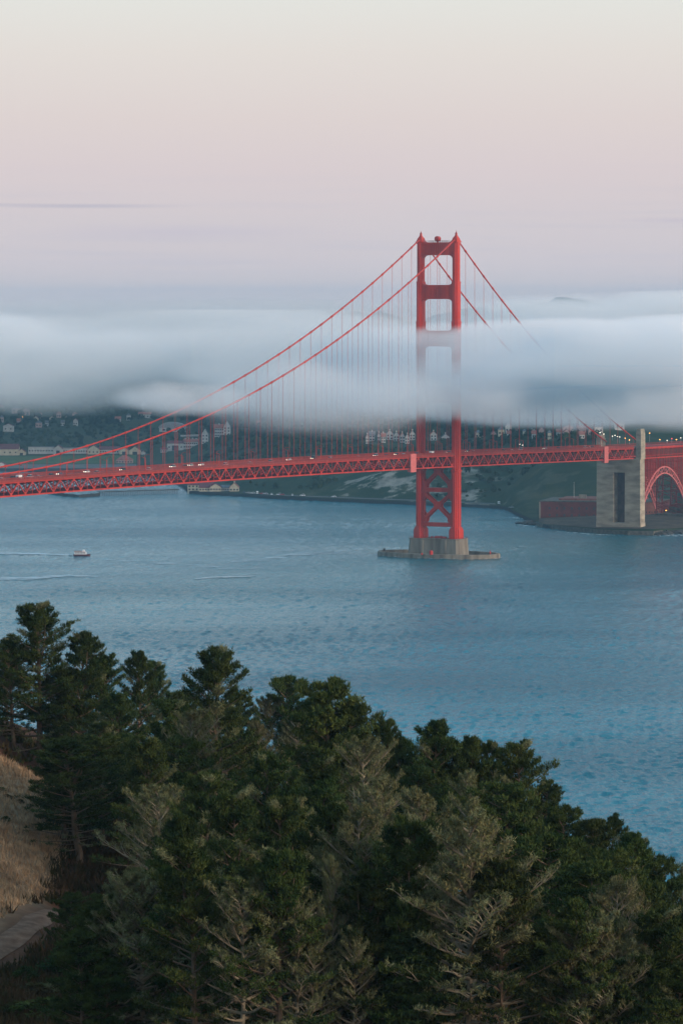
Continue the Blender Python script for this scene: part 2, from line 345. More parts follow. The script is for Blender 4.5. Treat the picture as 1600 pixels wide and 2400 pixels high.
# ---------------------------------------------------------------- the far shore
PROF = {   # photo column: (distance, height) from the waterline inland
 -900:[(4090,-1.5),(4100,2.2),(4450,3),(4600,9),(4900,24),(5300,45),(6000,80),(8200,70)],
    0:[(4090,-1.5),(4100,2.2),(4450,3),(4600,9),(4900,24),(5300,45),(6000,82),(8200,70)],
  330:[(4010,-1.5),(4020,2.2),(4430,3),(4580,10),(4900,26),(5300,50),(6000,92),(8200,80)],
  425:[(3760,-1.5),(3770,2.2),(4300,3),(4500,10),(4850,26),(5300,50),(6000,92),(8200,80)],
  445:[(3590,-1.5),(3597,2.4),(4180,3),(4450,9),(4850,24),(5300,48),(6000,90),(8200,80)],
  560:[(3545,-1.5),(3551,2.6),(3600,3),(3700,13),(4050,22),(4600,34),(5600,78),(8200,90)],
  640:[(3500,-1.5),(3506,2.8),(3545,3.2),(3640,18),(3800,27),(4400,38),(5400,78),(8200,90)],
  760:[(3458,-1.5),(3464,3),(3485,3.4),(3560,20),(3680,33),(3900,38),(5000,76),(8200,100)],
  900:[(3415,-1.5),(3421,3),(3440,3.5),(3500,23),(3600,35),(3760,38),(4700,72),(8200,100)],
 1050:[(3375,-1.5),(3381,3),(3400,3.5),(3470,25),(3580,36),(3740,41),(4700,76),(8200,110)],
 1180:[(3325,-1.5),(3331,3),(3350,3.5),(3420,20),(3520,43),(3650,55),(4700,82),(8200,120)],
 1235:[(3140,-1.5),(3146,2.6),(3190,3.2),(3330,14),(3460,46),(3600,58),(4700,84),(8200,120)],
 1275:[(3040,-1.5),(3043,2.8),(3180,3.2),(3290,14),(3430,50),(3560,60),(4700,86),(8200,120)],
 1400:[(2974,-1.5),(2976,3.2),(3170,4),(3270,18),(3400,52),(3520,61),(4700,86),(8200,120)],
 1530:[(2950,-1.5),(2953,4.0),(3160,5),(3240,18),(3370,52),(3500,61),(4700,86),(8200,120)],
 1640:[(2985,-1.5),(2995,3.0),(3140,6),(3230,20),(3350,52),(3480,61),(4700,86),(8200,120)],
 2600:[(2850,-1.5),(2870,4),(2960,14),(3050,30),(3200,50),(3400,62),(4700,90),(8200,120)]}
PK = sorted(PROF)
PA = np.array([PROF[k] for k in PK], float)
def prof(px):
    i = max(0, min(len(PK)-2, int(np.searchsorted(PK, px)-1))); t = (px-PK[i])/(PK[i+1]-PK[i]); t = min(1, max(0, t))
    return PA[i]*(1-t)+PA[i+1]*t
def far_z(X, Y):
    px = 800+X/Y*F; p = prof(px); z = float(np.interp(Y, p[:,0], p[:,1]))
    if z > 6: z += float(vnoise(X, Y, 60, 2))*min(5, (z-6)*.25)
    return z
cols = list(np.arange(-900, 1190, 14)) + list(np.arange(1190, 1660, 7)) + list(np.arange(1660, 2600, 30))
V = []; tt = []
for k in range(7): tt += list(k+np.linspace(0, 1, [2,5,8,10,14,14,16][k], endpoint=False))
tt.append(7)
for px in cols:
    p = prof(px)
    ds = np.interp(tt, range(8), p[:,0]); zs = np.interp(tt, range(8), p[:,1])
    for d, z in zip(ds, zs):
        X = (px-800)/F*d
        if z > 6: z += float(vnoise(X, d, 60, 2))*min(5, (z-6)*.25) + float(vnoise(X, d, 17, 5))*min(1.6, (z-6)*.12)
        V.append((X, d, z))
m_ = len(tt); T = [(i*m_+j, (i+1)*m_+j, (i+1)*m_+j+1, i*m_+j+1) for i in range(len(cols)-1) for j in range(m_-1)]
m, t, b, r, g, n = groundmat('far_land', [(.0,(.014,.028,.015)),(.5,(.028,.046,.022)),(.66,(.065,.068,.035)),(.82,(.13,.105,.065))], .02, .5)
# bare pale rock on the steep bluff faces
sep = t.nodes.new('ShaderNodeSeparateXYZ'); t.links.new(g.outputs['Normal'], sep.inputs[0])
mr = t.nodes.new('ShaderNodeMapRange'); mr.inputs[1].default_value = .992; mr.inputs[2].default_value = .968; t.links.new(sep.outputs[2], mr.inputs[0])
n2 = t.nodes.new('ShaderNodeTexNoise'); n2.inputs['Scale'].default_value = .03; n2.inputs['Detail'].default_value = 7; n2.inputs['Roughness'].default_value = .6; t.links.new(g.outputs['Position'], n2.inputs['Vector'])
mr2 = t.nodes.new('ShaderNodeMapRange'); mr2.inputs[1].default_value = .54; mr2.inputs[2].default_value = .60; t.links.new(n2.outputs[0], mr2.inputs[0])
mu = t.nodes.new('ShaderNodeMath'); mu.operation = 'MULTIPLY'; t.links.new(mr.outputs[0], mu.inputs[0]); t.links.new(mr2.outputs[0], mu.inputs[1])
sp2 = t.nodes.new('ShaderNodeSeparateXYZ'); t.links.new(g.outputs['Position'], sp2.inputs[0])
mx3 = t.nodes.new('ShaderNodeMapRange'); mx3.inputs[1].default_value = 118; mx3.inputs[2].default_value = 150; mx3.inputs[3].default_value = 1; mx3.inputs[4].default_value = .12; t.links.new(sp2.outputs[0], mx3.inputs[0])
mx4 = t.nodes.new('ShaderNodeMapRange'); mx4.inputs[1].default_value = -10; mx4.inputs[2].default_value = 12; t.links.new(sp2.outputs[0], mx4.inputs[0])
mu2 = t.nodes.new('ShaderNodeMath'); mu2.operation = 'MULTIPLY'; t.links.new(mx3.outputs[0], mu2.inputs[0]); t.links.new(mx4.outputs[0], mu2.inputs[1])
mu3 = t.nodes.new('ShaderNodeMath'); mu3.operation = 'MULTIPLY'; t.links.new(mu.outputs[0], mu3.inputs[0]); t.links.new(mu2.outputs[0], mu3.inputs[1])
n3 = t.nodes.new('ShaderNodeTexNoise'); n3.inputs['Scale'].default_value = .12; n3.inputs['Detail'].default_value = 6; t.links.new(g.outputs['Position'], n3.inputs['Vector'])
cr3 = t.nodes.new('ShaderNodeValToRGB'); t.links.new(n3.outputs[0], cr3.inputs[0]); cr3.color_ramp.elements[0].position = .35; cr3.color_ramp.elements[1].position = .65
cr3.color_ramp.elements[0].color = (.16,.14,.11,1); cr3.color_ramp.elements[1].color = (.34,.29,.23,1)
mx = t.nodes.new('ShaderNodeMix'); mx.data_type = 'RGBA'; t.links.new(mu3.outputs[0], mx.inputs[0]); t.links.new(r.outputs[0], mx.inputs[6]); t.links.new(cr3.outputs[0], mx.inputs[7])
# dark riprap along the waterline
mz = t.nodes.new('ShaderNodeMapRange'); mz.inputs[1].default_value = 2.9; mz.inputs[2].default_value = 2.3; t.links.new(sp2.outputs[2], mz.inputs[0])
mx2 = t.nodes.new('ShaderNodeMix'); mx2.data_type = 'RGBA'; t.links.new(mz.outputs[0], mx2.inputs[0]); t.links.new(mx.outputs[2], mx2.inputs[6]); mx2.inputs[7].default_value = (.03,.032,.033,1)
t.links.new(mx2.outputs[2], b.inputs['Base Color'])
M['farland'] = m
fs = npmesh('far_shore', V, T, m); tag(fs, kind='structure')

def sheet(name, m, pts, dz=.15, label=None):     # a sheet that hugs the far shore
    mb = MB(); n = len(pts)
    for (p0, d0), (p1, d1) in pts:
        for px, d in ((p0, d0), (p1, d1)):
            X = (px-800)/F*d; mb.v.append((X, d, far_z(X, d)+dz))
    for i in range(n-1): mb.f.append((2*i, 2*i+2, 2*i+3, 2*i+1)); mb.m.append(0)
    return tag(mb.build(name, m), kind='structure')
M['lawn'] = groundmat('lawn_grass', [(.3,(.045,.085,.035)),(.6,(.075,.11,.045)),(.8,(.10,.10,.055))], .01)[0]
M['pave'] = groundmat('paved_lot', [(.3,(.10,.10,.10)),(.7,(.17,.16,.145))], .05)[0]
sheet('lawn', M['lawn'], [((x, 4225), (x, 4445)) for x in range(-600, 340, 20)], .25)
sheet('car_park', M['pave'], [((x, 4112), (x, 4215)) for x in range(-600, 330, 20)], .22)
sheet('shore_road', M['pave'], [((x, prof(x)[1][0]+3), (x, prof(x)[1][0]+15)) for x in range(580, 1180, 20)], .3)

M['yard'] = groundmat('fort_yard', [(.3,(.045,.038,.03)),(.55,(.085,.07,.052)),(.8,(.13,.105,.08))], .08)[0]
sheet('ground', M['yard'], [((x, prof(x)[1][0]+1.5), (x, prof(x)[2][0]+30)) for x in range(1262, 1700, 12)], .35)
# far, fog-topped hills beyond
def hills(name, cx, cy, wx, wy, h, col, seed):
    nx, ny = 60, 12; V = []; T = []
    for j in range(ny+1):
        for i in range(nx+1):
            u = i/nx*2-1; v = j/ny*2-1; x = cx+u*wx; y = cy+v*wy
            e = max(0, (1-u*u))**.8*max(0, 1-v*v); z = -2+(h+2)*e*(1+.16*float(vnoise(x, y, wx*.28, seed))+.05*float(vnoise(x, y, wx*.06, seed+3)))
            V.append((x, y, z))
    for j in range(ny):
        for i in range(nx): a = j*(nx+1)+i; T.append((a, a+1, a+nx+2, a+nx+1))
    return tag(npmesh(name, V, T, M['hill']), kind='structure')
M['hill'] = mat('hill_scrub', (.03,.045,.035), .95, .3, .004)
hills('hill', (810-800)/F*8800, 8800, 260, 500, 154, 0, 1)
hills('hill', (890-800)/F*8900, 8900, 170, 400, 157, 0, 4)
hills('hill', (1310-800)/F*11800, 11800, 520, 700, 184, 0, 6)
hills('hill', (1150-800)/F*12200, 12200, 380, 600, 160, 0, 9)

# ---------------------------------------------------------------- the near headland
CTRL = []
def cp(px, py, d): x, y, z = P(px, py, d); CTRL.append((x, y, z))
for q in [(0,2264,268),(153,2165,300),(245,2040,345),(0,1783,335),(60,1798,333),(128,1838,326),(0,1900,316),(0,2000,300),(70,2000,303),(100,2110,295),(0,2140,281),
          (70,1712,420),(400,1850,420),(800,2005,420),(1200,2175,412),(1600,2330,400),(0,2400,250),(200,2400,250),(400,2400,250),(800,2400,248),(1200,2400,247),(1600,2400,262),
          (1240,2330,265),(1000,2150,300),(700,2180,285),(450,2180,290),(300,1960,380),(1400,2290,330),(60,1745,375)]: cp(*q)
CTRL += [(0,-40,172),(0,0,172.5),(0,50,152),(0,120,141),(0,180,135),(-120,0,176),(120,0,160),(-110,150,152),(-100,260,150),(-90,330,150),(-120,420,146),(-200,420,150),(110,150,118),(130,280,96),
         (130,400,72),(260,300,20),(260,100,50),(-260,200,165),(0,470,92),(-60,470,112),(60,460,78),(0,560,45),(-120,560,70),(120,560,25),(0,700,-8),(-200,700,25),(200,700,-20),(-40,445,124),(20,440,104)]
C = np.array(CTRL)
def U(r2): return np.where(r2 > 0, r2*np.log(r2+1e-9)*.5, 0)
nC = len(C); K = U(((C[:,None,:2]-C[None,:,:2])**2).sum(-1)); Pm = np.hstack([np.ones((nC,1)), C[:,:2]])
A = np.zeros((nC+3, nC+3)); A[:nC,:nC] = K + np.eye(nC)*40; A[:nC,nC:] = Pm; A[nC:,:nC] = Pm.T
W = np.linalg.solve(A, np.concatenate([C[:,2], [0,0,0]]))
def near_z(X, Y):
    X = np.atleast_1d(np.asarray(X, float)); Y = np.atleast_1d(np.asarray(Y, float))
    r2 = (X[:,None]-C[None,:,0])**2+(Y[:,None]-C[None,:,1])**2
    z = U(r2)@W[:nC]+W[nC]+W[nC+1]*X+W[nC+2]*Y
    cut = np.clip((np.hypot(X, Y)-14)/20, 0, 1); z = np.minimum(z, 172.8)*1.0
    return z+ .25*vnoise(X, Y, 5, 1)+.5*vnoise(X, Y, 14, 3)
gx = np.linspace(-240, 240, 241); gy = np.concatenate([np.linspace(-60, 230, 70), np.linspace(231.5, 430, 134), np.linspace(434, 700, 60)])
GX, GY = np.meshgrid(gx, gy); Z = near_z(GX.ravel(), GY.ravel())
V = np.stack([GX.ravel(), GY.ravel(), Z], 1); nxg = len(gx)
T = np.array([(j*nxg+i, j*nxg+i+1, (j+1)*nxg+i+1, (j+1)*nxg+i) for j in range(len(gy)-1) for i in range(nxg-1)])
m, t, b, r, g, n = groundmat('headland_soil', [(.25,(.035,.018,.010)),(.45,(.070,.031,.017)),(.6,(.105,.045,.024)),(.8,(.055,.042,.018))], .25, .6)
# dry grass on the open slope at left, bare reddish soil under the trees
def openness(X, Y):
    """1 on the open grassy spur, 0 in the wood"""
    px = 800+X/np.maximum(Y, 1)*F
    edge = 175+ (Y-330)*-.1 + 22*vnoise(X, Y, 9, 2)
    return np.clip((edge-px)/50, 0, 1)*np.clip((Y-272-px*.22)/8, 0, 1)*np.clip((355-Y)/10, 0, 1)
hs_ = npmesh('hillside', V, T, m); tag(hs_, kind='structure')
att = hs_.data.attributes.new('open', 'FLOAT', 'POINT'); att.data.foreach_set('value', openness(V[:,0], V[:,1]).astype(np.float32))
an = t.nodes.new('ShaderNodeAttribute'); an.attribute_name = 'open'
n2 = t.nodes.new('ShaderNodeTexNoise'); n2.inputs['Scale'].default_value = .6; n2.inputs['Detail'].default_value = 8; t.links.new(g.outputs['Position'], n2.inputs['Vector'])
c2 = t.nodes.new('ShaderNodeValToRGB'); t.links.new(n2.outputs[0], c2.inputs[0]); c2.color_ramp.elements[0].position = .3; c2.color_ramp.elements[1].position = .7
c2.color_ramp.elements[0].color = (.14,.09,.055,1); c2.color_ramp.elements[1].color = (.29,.20,.12,1)
mx = t.nodes.new('ShaderNodeMix'); mx.data_type = 'RGBA'; t.links.new(an.outputs['Fac'], mx.inputs[0]); t.links.new(r.outputs[0], mx.inputs[6]); t.links.new(c2.outputs[0], mx.inputs[7])
t.links.new(mx.outputs[2], b.inputs['Base Color'])

# dirt path
M['path'] = groundmat('worn_dirt', [(.3,(.085,.045,.028)),(.5,(.14,.080,.052)),(.75,(.20,.125,.085))], 1.1, .35)[0]
pc = [(-44,235),(-34,251),(-27,263),(-23.4,275),(-21.8,286),(-21.2,296)]
from mathutils import geometry
pts = []
for i in range(len(pc)-1):
    for k in range(10):
        u = k/10; a = Vector(pc[max(0,i-1)]); b_ = Vector(pc[i]); c_ = Vector(pc[i+1]); d_ = Vector(pc[min(len(pc)-1,i+2)])
        pts.append(.5*((2*b_)+(-a+c_)*u+(2*a-5*b_+4*c_-d_)*u*u+(-a+3*b_-3*c_+d_)*u**3))
mb = MB(); NW = 8
for i, q in enumerate(pts):
    tg = (pts[min(i+1, len(pts)-1)]-pts[max(i-1, 0)]).normalized(); tap = min(1, .15+(len(pts)-i)/16); nr = Vector((-tg.y, tg.x))
    for k in range(NW+1):
        e = (k/NW-.5)*2*1.0*tap*(1+.08*math.sin(i*.9)); x, y = q+nr*e
        mb.v.append((x, y, float(near_z(x, y)[0])+.16-.10*abs(k/NW-.5)*2))
    if i:
        for k in range(NW): a = (i-1)*(NW+1)+k; mb.f.append((a, a+1, a+NW+2, a+NW+1)); mb.m.append(0)
tag(mb.build('path', M['path'], smooth=True), kind='structure')
pathpts = np.array([tuple(q) for q in pts])
# ================================================================= THE BRIDGE (local x runs along the deck to the near shore, y across it)
BETA = R(27); TX, TY = 68.0, 2695.0
BRZ = math.atan2(-math.cos(BETA), -math.sin(BETA))
BM = Matrix.Translation((TX, TY, 0)) @ Matrix.Rotation(BRZ, 4, 'Z')
def bw(x, y, z): return tuple(BM @ Vector((x, y, z)))
def chord(s): return 71.1+5*(1-((640-s)/640)**2) if s >= 0 else 71.1+.0178*s
def cable(s):
    if s >= 0: return 80.5+143*((640-s)/640)**2
    r = -s/332; return 223.5-153.5*r-4*11.5*r*(1-r)
bridge = empty('suspension_bridge', (TX, TY, 0), BRZ)
tag(bridge, 'red steel suspension bridge whose far tower rises through the low fog', 'bridge')

def plus(lx, wy, k=.55, a=.9):                    # stepped art deco outline of a tower leg, in (x, y)
    X, Y = lx/2, wy/2
    q = [(X, Y-2*k), (X-a, Y-2*k), (X-a, Y-k), (X-2.1*a, Y-k), (X-2.1*a, Y)]
    out = list(q); out += [(-x, y) for x, y in reversed(q)]; out += [(-x, -y) for x, y in q]; out += [(x, -y) for x, y in reversed(q)]
    return out
SEG = [(20.5,61,10,5.3),(61,107.6,9.7,5.15),(107.6,119.6,9.9,5.3),(119.6,147.4,9.2,4.85),(147.4,165,9.4,5.0),(165,193,8.5,4.6),(193,220.5,7.6,4.2)]
for sg in (1, -1):
    lb = MB()
    for z0, z1, lx, wy in SEG:
        lb.prism([(x, y+sg*13.7) for x, y in (plus(lx, wy) if z0 > 119 else plus(lx, wy, .62, 1.35))], 'z', z0, z1-.003)
        lb.prism([(x, y+sg*13.7) for x, y in plus(lx+.35, wy+.35)], 'z', z1-1.0, z1-.006)
    for z0, z1, lx, wy in SEG[4:]:                    # raised pilaster on each broad face
        for sx_ in (1, -1):
            lb.box(sx_*lx/2-.2, sx_*lx/2+.2, sg*13.7-.55, sg*13.7+.55, z0+1, z1-6)
        for sy_ in (1, -1): lb.box(-.8, .8, sg*13.7+sy_*wy/2-.2, sg*13.7+sy_*wy/2+.2, z0+1, z1-8)
    for z0, z1, lx, wy in SEG[:4]:
        for sx_ in (1, -1): lb.box(sx_*lx/2-.2, sx_*lx/2+.45, sg*13.7-.35, sg*13.7+.35, z0+1, z1-2)
        for sy_ in (1, -1):
            for xx in (-1.5, 1.1): lb.box(xx, xx+.4, sg*13.7+sy_*wy/2-.2, sg*13.7+sy_*wy/2+.2, z0+1, z1-2)
    leg = lb.build('tower_leg', M['red'], bridge)
    pb = MB(); o1 = [(x, y+sg*13.7) for x, y in plus(13, 7.6, .8, 1.2)]
    pb.prism(o1, 'z', 13.02, 19.0); pb.prism([(x, y+sg*13.7) for x, y in plus(12.2, 6.9, .75, 1.1)], 'z', 18.997, 19.9); pb.prism([(x, y+sg*13.7) for x, y in plus(11, 6.1, .7, 1)], 'z', 19.897, 20.9)
    pb.build('leg_plinth', M['red'], leg)
    hb = MB(); c = sg*13.7
    for z0, z1, a0, a1, b0, b1 in [(220.5,221.2,4.0,4.0,2.3,2.3),(221.2,223.6,3.3,2.3,2.0,1.5),(223.6,225.0,2.0,1.1,1.3,.85),(225.0,226.6,.9,.6,.7,.5),(226.6,227.0,.75,.75,.7,.7),(227.0,227.9,.35,.2,.35,.2)]:
        hb.add([(-a0,c-b0,z0),(a0,c-b0,z0),(a0,c+b0,z0),(-a0,c+b0,z0),(-a1,c-b1,z1),(a1,c-b1,z1),(a1,c+b1,z1),(-a1,c+b1,z1)], [(3,2,1,0),(4,5,6,7),(0,1,5,4),(1,2,6,5),(2,3,7,6),(3,0,4,7)])
    hb.tube([(0,c,227.9),(0,c,229.0)], .09, 5); hb.tube([(.5,c+.5,226.8),(.5,c+.5,228.4)], .07, 5)
    hb.build('saddle_housing', M['red'], leg)

def strut_outline(yi, zb, zt, Rt, Rb, n=6):
    o = []
    if Rt:
        for k in range(n+1): a = math.pi-math.pi*.5*k/n*1.0; o.append((-yi+Rt+Rt*math.cos(math.pi+math.pi*.5*k/n), zt+Rt+Rt*math.sin(math.pi+math.pi*.5*k/n)))
        for k in range(n+1): o.append((yi-Rt+Rt*math.cos(1.5*math.pi+math.pi*.5*k/n), zt+Rt+Rt*math.sin(1.5*math.pi+math.pi*.5*k/n)))
    else: o += [(-yi, zt), (yi, zt)]
    if Rb:
        for k in range(n+1): o.append((yi-Rb+Rb*math.cos(math.pi*.5*k/n), zb-Rb+Rb*math.sin(math.pi*.5*k/n)))
        for k in range(n+1): o.append((-yi+Rb+Rb*math.cos(math.pi*.5+math.pi*.5*k/n), zb-Rb+Rb*math.sin(math.pi*.5+math.pi*.5*k/n)))
    else: o += [(yi, zb), (-yi, zb)]
    return o
for (zb, zt, Rt, Rb, wy) in [(211.5,220.5,3.4,3.4,4.2),(180.7,190.6,3.2,3.6,4.5),(147.5,158.5,3.6,4.2,4.8),(107.8,119.4,4.0,4.6,5.0)]:
    yi = 13.7-wy/2+.55; hw = 2.6; st_ = MB()
    st_.prism(strut_outline(yi, zb, zt, Rt, Rb), 'x', -hw, hw)
    for s_ in (1, -1):
        st_.box(s_*hw-.3 if s_ < 0 else hw-.1, s_*hw+.1 if s_ < 0 else hw+.4, -yi+.2, yi-.2, zt-1.3, zt-.25)
        st_.box(s_*hw-.3 if s_ < 0 else hw-.1, s_*hw+.1 if s_ < 0 else hw+.4, -yi+.2, yi-.2, zb+.2, zb+1.1)
        for k in range(11):
            y = -8.3+16.6*k/10; st_.box(s_*hw-.42 if s_ < 0 else hw-.1, s_*hw+.1 if s_ < 0 else hw+.42, y-.38, y+.38, zb+1.1, zt-1.3)
    st_.build('portal_strut', M['red'], bridge)
def xbrace(z0, zc, z1, half=False):
    b = MB(); y = 11.4
    for x in (-2.2, 2.2):
        b.bar((x, -y, z0), (x, 0, zc), .8, 1.9); b.bar((x+.05, y, z0), (x+.05, 0, zc), .8, 1.9)
        b.bar((x, 0, zc), (x, y, z1), .8, 1.9); b.bar((x+.05, 0, zc), (x+.05, -y, z1), .8, 1.9)
        b.prism([(-1.9, zc-2.6), (1.9, zc-2.6), (2.6, zc), (1.9, zc+2.6), (-1.9, zc+2.6), (-2.6, zc)], 'x', x-.5, x+.5)
        for yy in (1, -1):
            b.prism([(yy*11.4, z0-2), (yy*8.6, z0-1), (yy*8.0, z0+2.2), (yy*11.4, z0+6.5)][::yy], 'x', x-.5, x+.5)
            b.prism([(yy*11.4, z1+2), (yy*8.6, z1+1), (yy*8.0, z1-2.2), (yy*11.4, z1-6.5)][::-yy], 'x', x-.5, x+.5)
    b.build('cross_brace', M['red'], bridge)
xbrace(25.4, 36.0, 45.2); xbrace(49, 60.0, 70.5)
for zb, zt in ((21.2, 23.9), (45.4, 48.3)):
    b = MB(); b.box(-2.9, 2.9, -11.4, 11.4, zb, zt); b.box(-3.1, 3.1, -11.3, 11.3, zb+.6, zb+.9); b.build('lower_strut', M['red'], bridge)
# walkway rail and beacon on the top strut
b = MB()
for s_ in (1, -1):
    for k in range(13): y = -8.4+16.8*k/12; b.box(s_*2.7-.06, s_*2.7+.06, y-.06, y+.06, 220.5, 221.8)
    b.box(s_*2.7-.05, s_*2.7+.05, -8.4, 8.4, 221.7, 221.82); b.box(s_*2.7-.05, s_*2.7+.05, -8.4, 8.4, 221.1, 221.2)
b.build('walkway_rail', M['red_dark'], bridge)
b = MB(); b.tube([(-1.4,-.6,223.0),(1.6,-.6,223.0)], 1.85, 20); b.tube([(1.6,-.6,223.0),(1.9,-.6,223.0)], [1.7,1.2], 20); b.box(-.7,.7,-1.1,-.1,220.5,221.6)
b.build('beacon', M['red'], bridge, smooth=False)

S0, S1 = -332, 900
for sg in (1, -1):
    b = MB(); pts = [(s, sg*13.7, cable(s)) for s in np.linspace(S0, 0, 23)] + [(s, sg*13.7, cable(s)) for s in np.linspace(15, S1, 60)]
    b.tube(pts, .52, 8)
    for k in range(-21, 59):                    # cable bands
        if k == 0: continue
        s = k*15.24; d = Vector((1, 0, (cable(s+1)-cable(s-1))/2)).normalized(); c = Vector((s, sg*13.7, cable(s)))
        b.tube([c-d*.75, c+d*.75], .78, 8)
    b.build('main_cable', M['red'], bridge, smooth=True)
    # thin hand ropes over the cable
rope_stuff = MB()
def rope(b, s, sg):
    z0 = chord(s)+.6; z1 = cable(s)
    if z1-z0 < .6: return
    for dx in (-.28, .28): b.tube([(s+dx, sg*13.7, z0), (s+dx, sg*13.7, z1)], .062, 4)
for sg in (1, -1):
    for k in range(-21, 59):
        if k == 0: continue
        s = k*15.24
        if -12 <= k <= 37:
            b = MB(); rope(b, s, sg); b.build('suspender', M['red'], bridge)
        else: rope(rope_stuff, s, sg)
tag(rope_stuff.build('suspender', M['red'], bridge), kind='stuff')

PN = 7.62
ks = list(range(-42, 119))
for sg in (1, -1):
    b = MB(); y = sg*13.7
    for k in ks[:-1]:
        s, s2 = k*PN, (k+1)*PN; t0, t1 = chord(s), chord(s2)
        b.bar((s, y, t0), (s2, y, t1), 1.0, .95); b.bar((s, y, t0-7.62), (s2, y, t1-7.62), .95, .85)
        if k % 2: b.bar((s, y, t0-7.3), (s2, y, t1-.3), .42, .62)
        else: b.bar((s, y, t0-.3), (s2, y, t1-7.3), .42, .62)
        b.bar((s, y, t0), (s, y, t0-7.6), .3, .34)
        zz = t0-.4 if k % 2 == 0 else t0-7.2
        b.prism([(s-1.1, zz-.55*(1 if k % 2 == 0 else -1)), (s+1.1, zz-.55*(1 if k % 2 == 0 else -1)), (s+.55, zz-1.3*(1 if k % 2 == 0 else -1)), (s-.55, zz-1.3*(1 if k % 2 == 0 else -1))], 'y', y-.3, y+.3)
    b.build('side_truss', M['red'], bridge)
# floor beams, stringers and bottom bracing
b = MB()
for k in ks:
    s = k*PN; t = chord(s)
    b.box(s-.25, s+.25, -13.2, 13.2, t-1.5, t-.2)
    b.box(s-.2, s+.2, -13.2, 13.2, t-7.9, t-7.4)
    b.bar((s, -13.2, t-7.6), (s, 0, t-1.5), .25, .3); b.bar((s, 13.2, t-7.6), (s, 0, t-1.5), .25, .3)
    if k < ks[-1]:
        t2 = chord(s+PN); u = 1 if k % 2 else -1
        b.bar((s, -13.2*u, t-7.7), (s+PN, 0, t2-7.7), .45, .4); b.bar((s, 13.2*u, t-7.74), (s+PN, 0, t2-7.74), .45, .4)
        for y in (-9, -4.5, 0, 4.5, 9): b.bar((s, y, t-.7), (s+PN, y, t2-.7), .25, .7)
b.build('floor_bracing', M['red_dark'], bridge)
ss = [k*15.24 for k in range(-21, 60)]
def strip(name, y0, y1, z0, z1, m, off=0):
    b = MB(); n = len(ss)
    for s in ss:
        c = chord(s); b.v += [(s, y0, c+z0), (s, y1, c+z0), (s, y1, c+z1), (s, y0, c+z1)]
    for i in range(n-1):
        for k in range(4): k2 = (k+1) % 4; b.f.append((4*i+k, 4*i+k2, 4*i+4+k2, 4*i+4+k)); b.m.append(0)
    b.f += [(3,2,1,0), (4*n-4, 4*n-3, 4*n-2, 4*n-1)]; b.m += [0, 0]
    return b
rd = strip('d', -12.4, 12.4, .55, 1.0, 0)
for sg in (1, -1):
    strip('f', sg*13.0, sg*14.7, .70, 1.35, 0).build('sidewalk', M['rail'], bridge)
    b = strip('f', sg*14.62, sg*14.85, .2, 1.3, 0)
    b.build('fascia', M['rail'], bridge)
    for yy in (14.7, 12.75):
        b = strip('f', sg*yy-.07, sg*yy+.07, 2.45, 2.6, 0)
        for i in range(int((S1-20-S0)/1.15)):
            s = S0+14+i*1.15; c = chord(s); b.box(s-.3, s+.3, sg*yy-.035, sg*yy+.035, c+1.35, c+2.46)
        b.build('railing', M['rail'], bridge)
b = rd
for yy in (-8.1, -4.9, -1.65, 1.65, 4.9, 8.1):
    for i in range(int((S1-20+320)/12)):
        s = -318+i*12; c = chord(s); c2 = chord(s+3.5); b.add([(s, yy-.1, c+1.012), (s+3.5, yy-.1, c2+1.012), (s+3.5, yy+.1, c2+1.012), (s, yy+.1, c+1.012)], [(0,1,2,3)], 1)
b.build('road_deck', [M['road'], M['line']], bridge)
for s in (72, -263):
    for sg in (1, -1):
        b = MB(); c = chord(s); b.box(s-4.2 if s > 0 else s-3.6, s+4.2 if s > 0 else s+3.6, sg*15.25-.35, sg*15.25+.35, c-9.9, c+2.6)
        b.box(s-4.0 if s > 0 else s-3.4, s+4.0 if s > 0 else s+3.4, sg*13.9-1.0, sg*13.9+1.0, c-9.7, c-8.2)
        for q in range(5): b.box(s-3.9+q*1.7, s-3.7+q*1.7, sg*15.25-.42, sg*15.25+.42, c-9.6, c+2.3)
        b.build('joint_cover', M['panel'], bridge)
# lamp posts standing on both sidewalks
for k in range(-6, 18):
    s = k*45.72+22.9
    for sg in (1, -1):
        c = chord(s)+1.35; b = MB()
        b.tube([(s, sg*13.4, c), (s, sg*13.4, c+7.6)], [.22, .13], 6); b.bar((s, sg*13.4, c+7.5), (s, sg*10.9, c+8.1), .16, .2); b.box(s-.35, s+.35, sg*13.4-.35, sg*13.4+.35, c, c+.8)
        lp = b.build('lamp_post', M['red'], bridge)
        h = MB(); h.box(s-.3, s+.3, sg*10.9-.55, sg*10.9+.55, c+7.75, c+8.1, tx=.08, ty=.1); h.build('lamp_head', M['red_dark'], lp)

# ---------------------------------------------------------------- tower pier and its fender
pier = empty('tower_pier', (TX, TY, 0), BRZ); tag(pier, 'stained concrete block pier under the red bridge tower', 'pier')
b = MB()
o = lambda X, Y, c: [(X, Y-c), (X-c, Y), (-X+c, Y), (-X, Y-c), (-X, -Y+c), (-X+c, -Y), (X-c, -Y), (X, -Y+c)]
n = 8; o1, o2 = o(9.6, 20.2, 2.0), o(8.8, 19.2, 1.8)
b.add([(x, y, -1) for x, y in o1]+[(x, y, 12.4) for x, y in o2], [tuple(reversed(range(8))), tuple(range(8, 16))]+[(i, (i+1) % 8, 8+(i+1) % 8, 8+i) for i in range(8)])
b.prism(o(9.1, 19.5, 1.9), 'z', 12.397, 13.0)
for y in (-8.8, 8.8):
    for sx_ in (1, -1): b.box(sx_*9.2-.5, sx_*9.2+.5, y-1.2, y+1.2, -1, 12.2, tx=.25)
b.build('pier_block', M['conc'], pier)
b = MB()
pp = o(8.9, 19.2, 1.9)
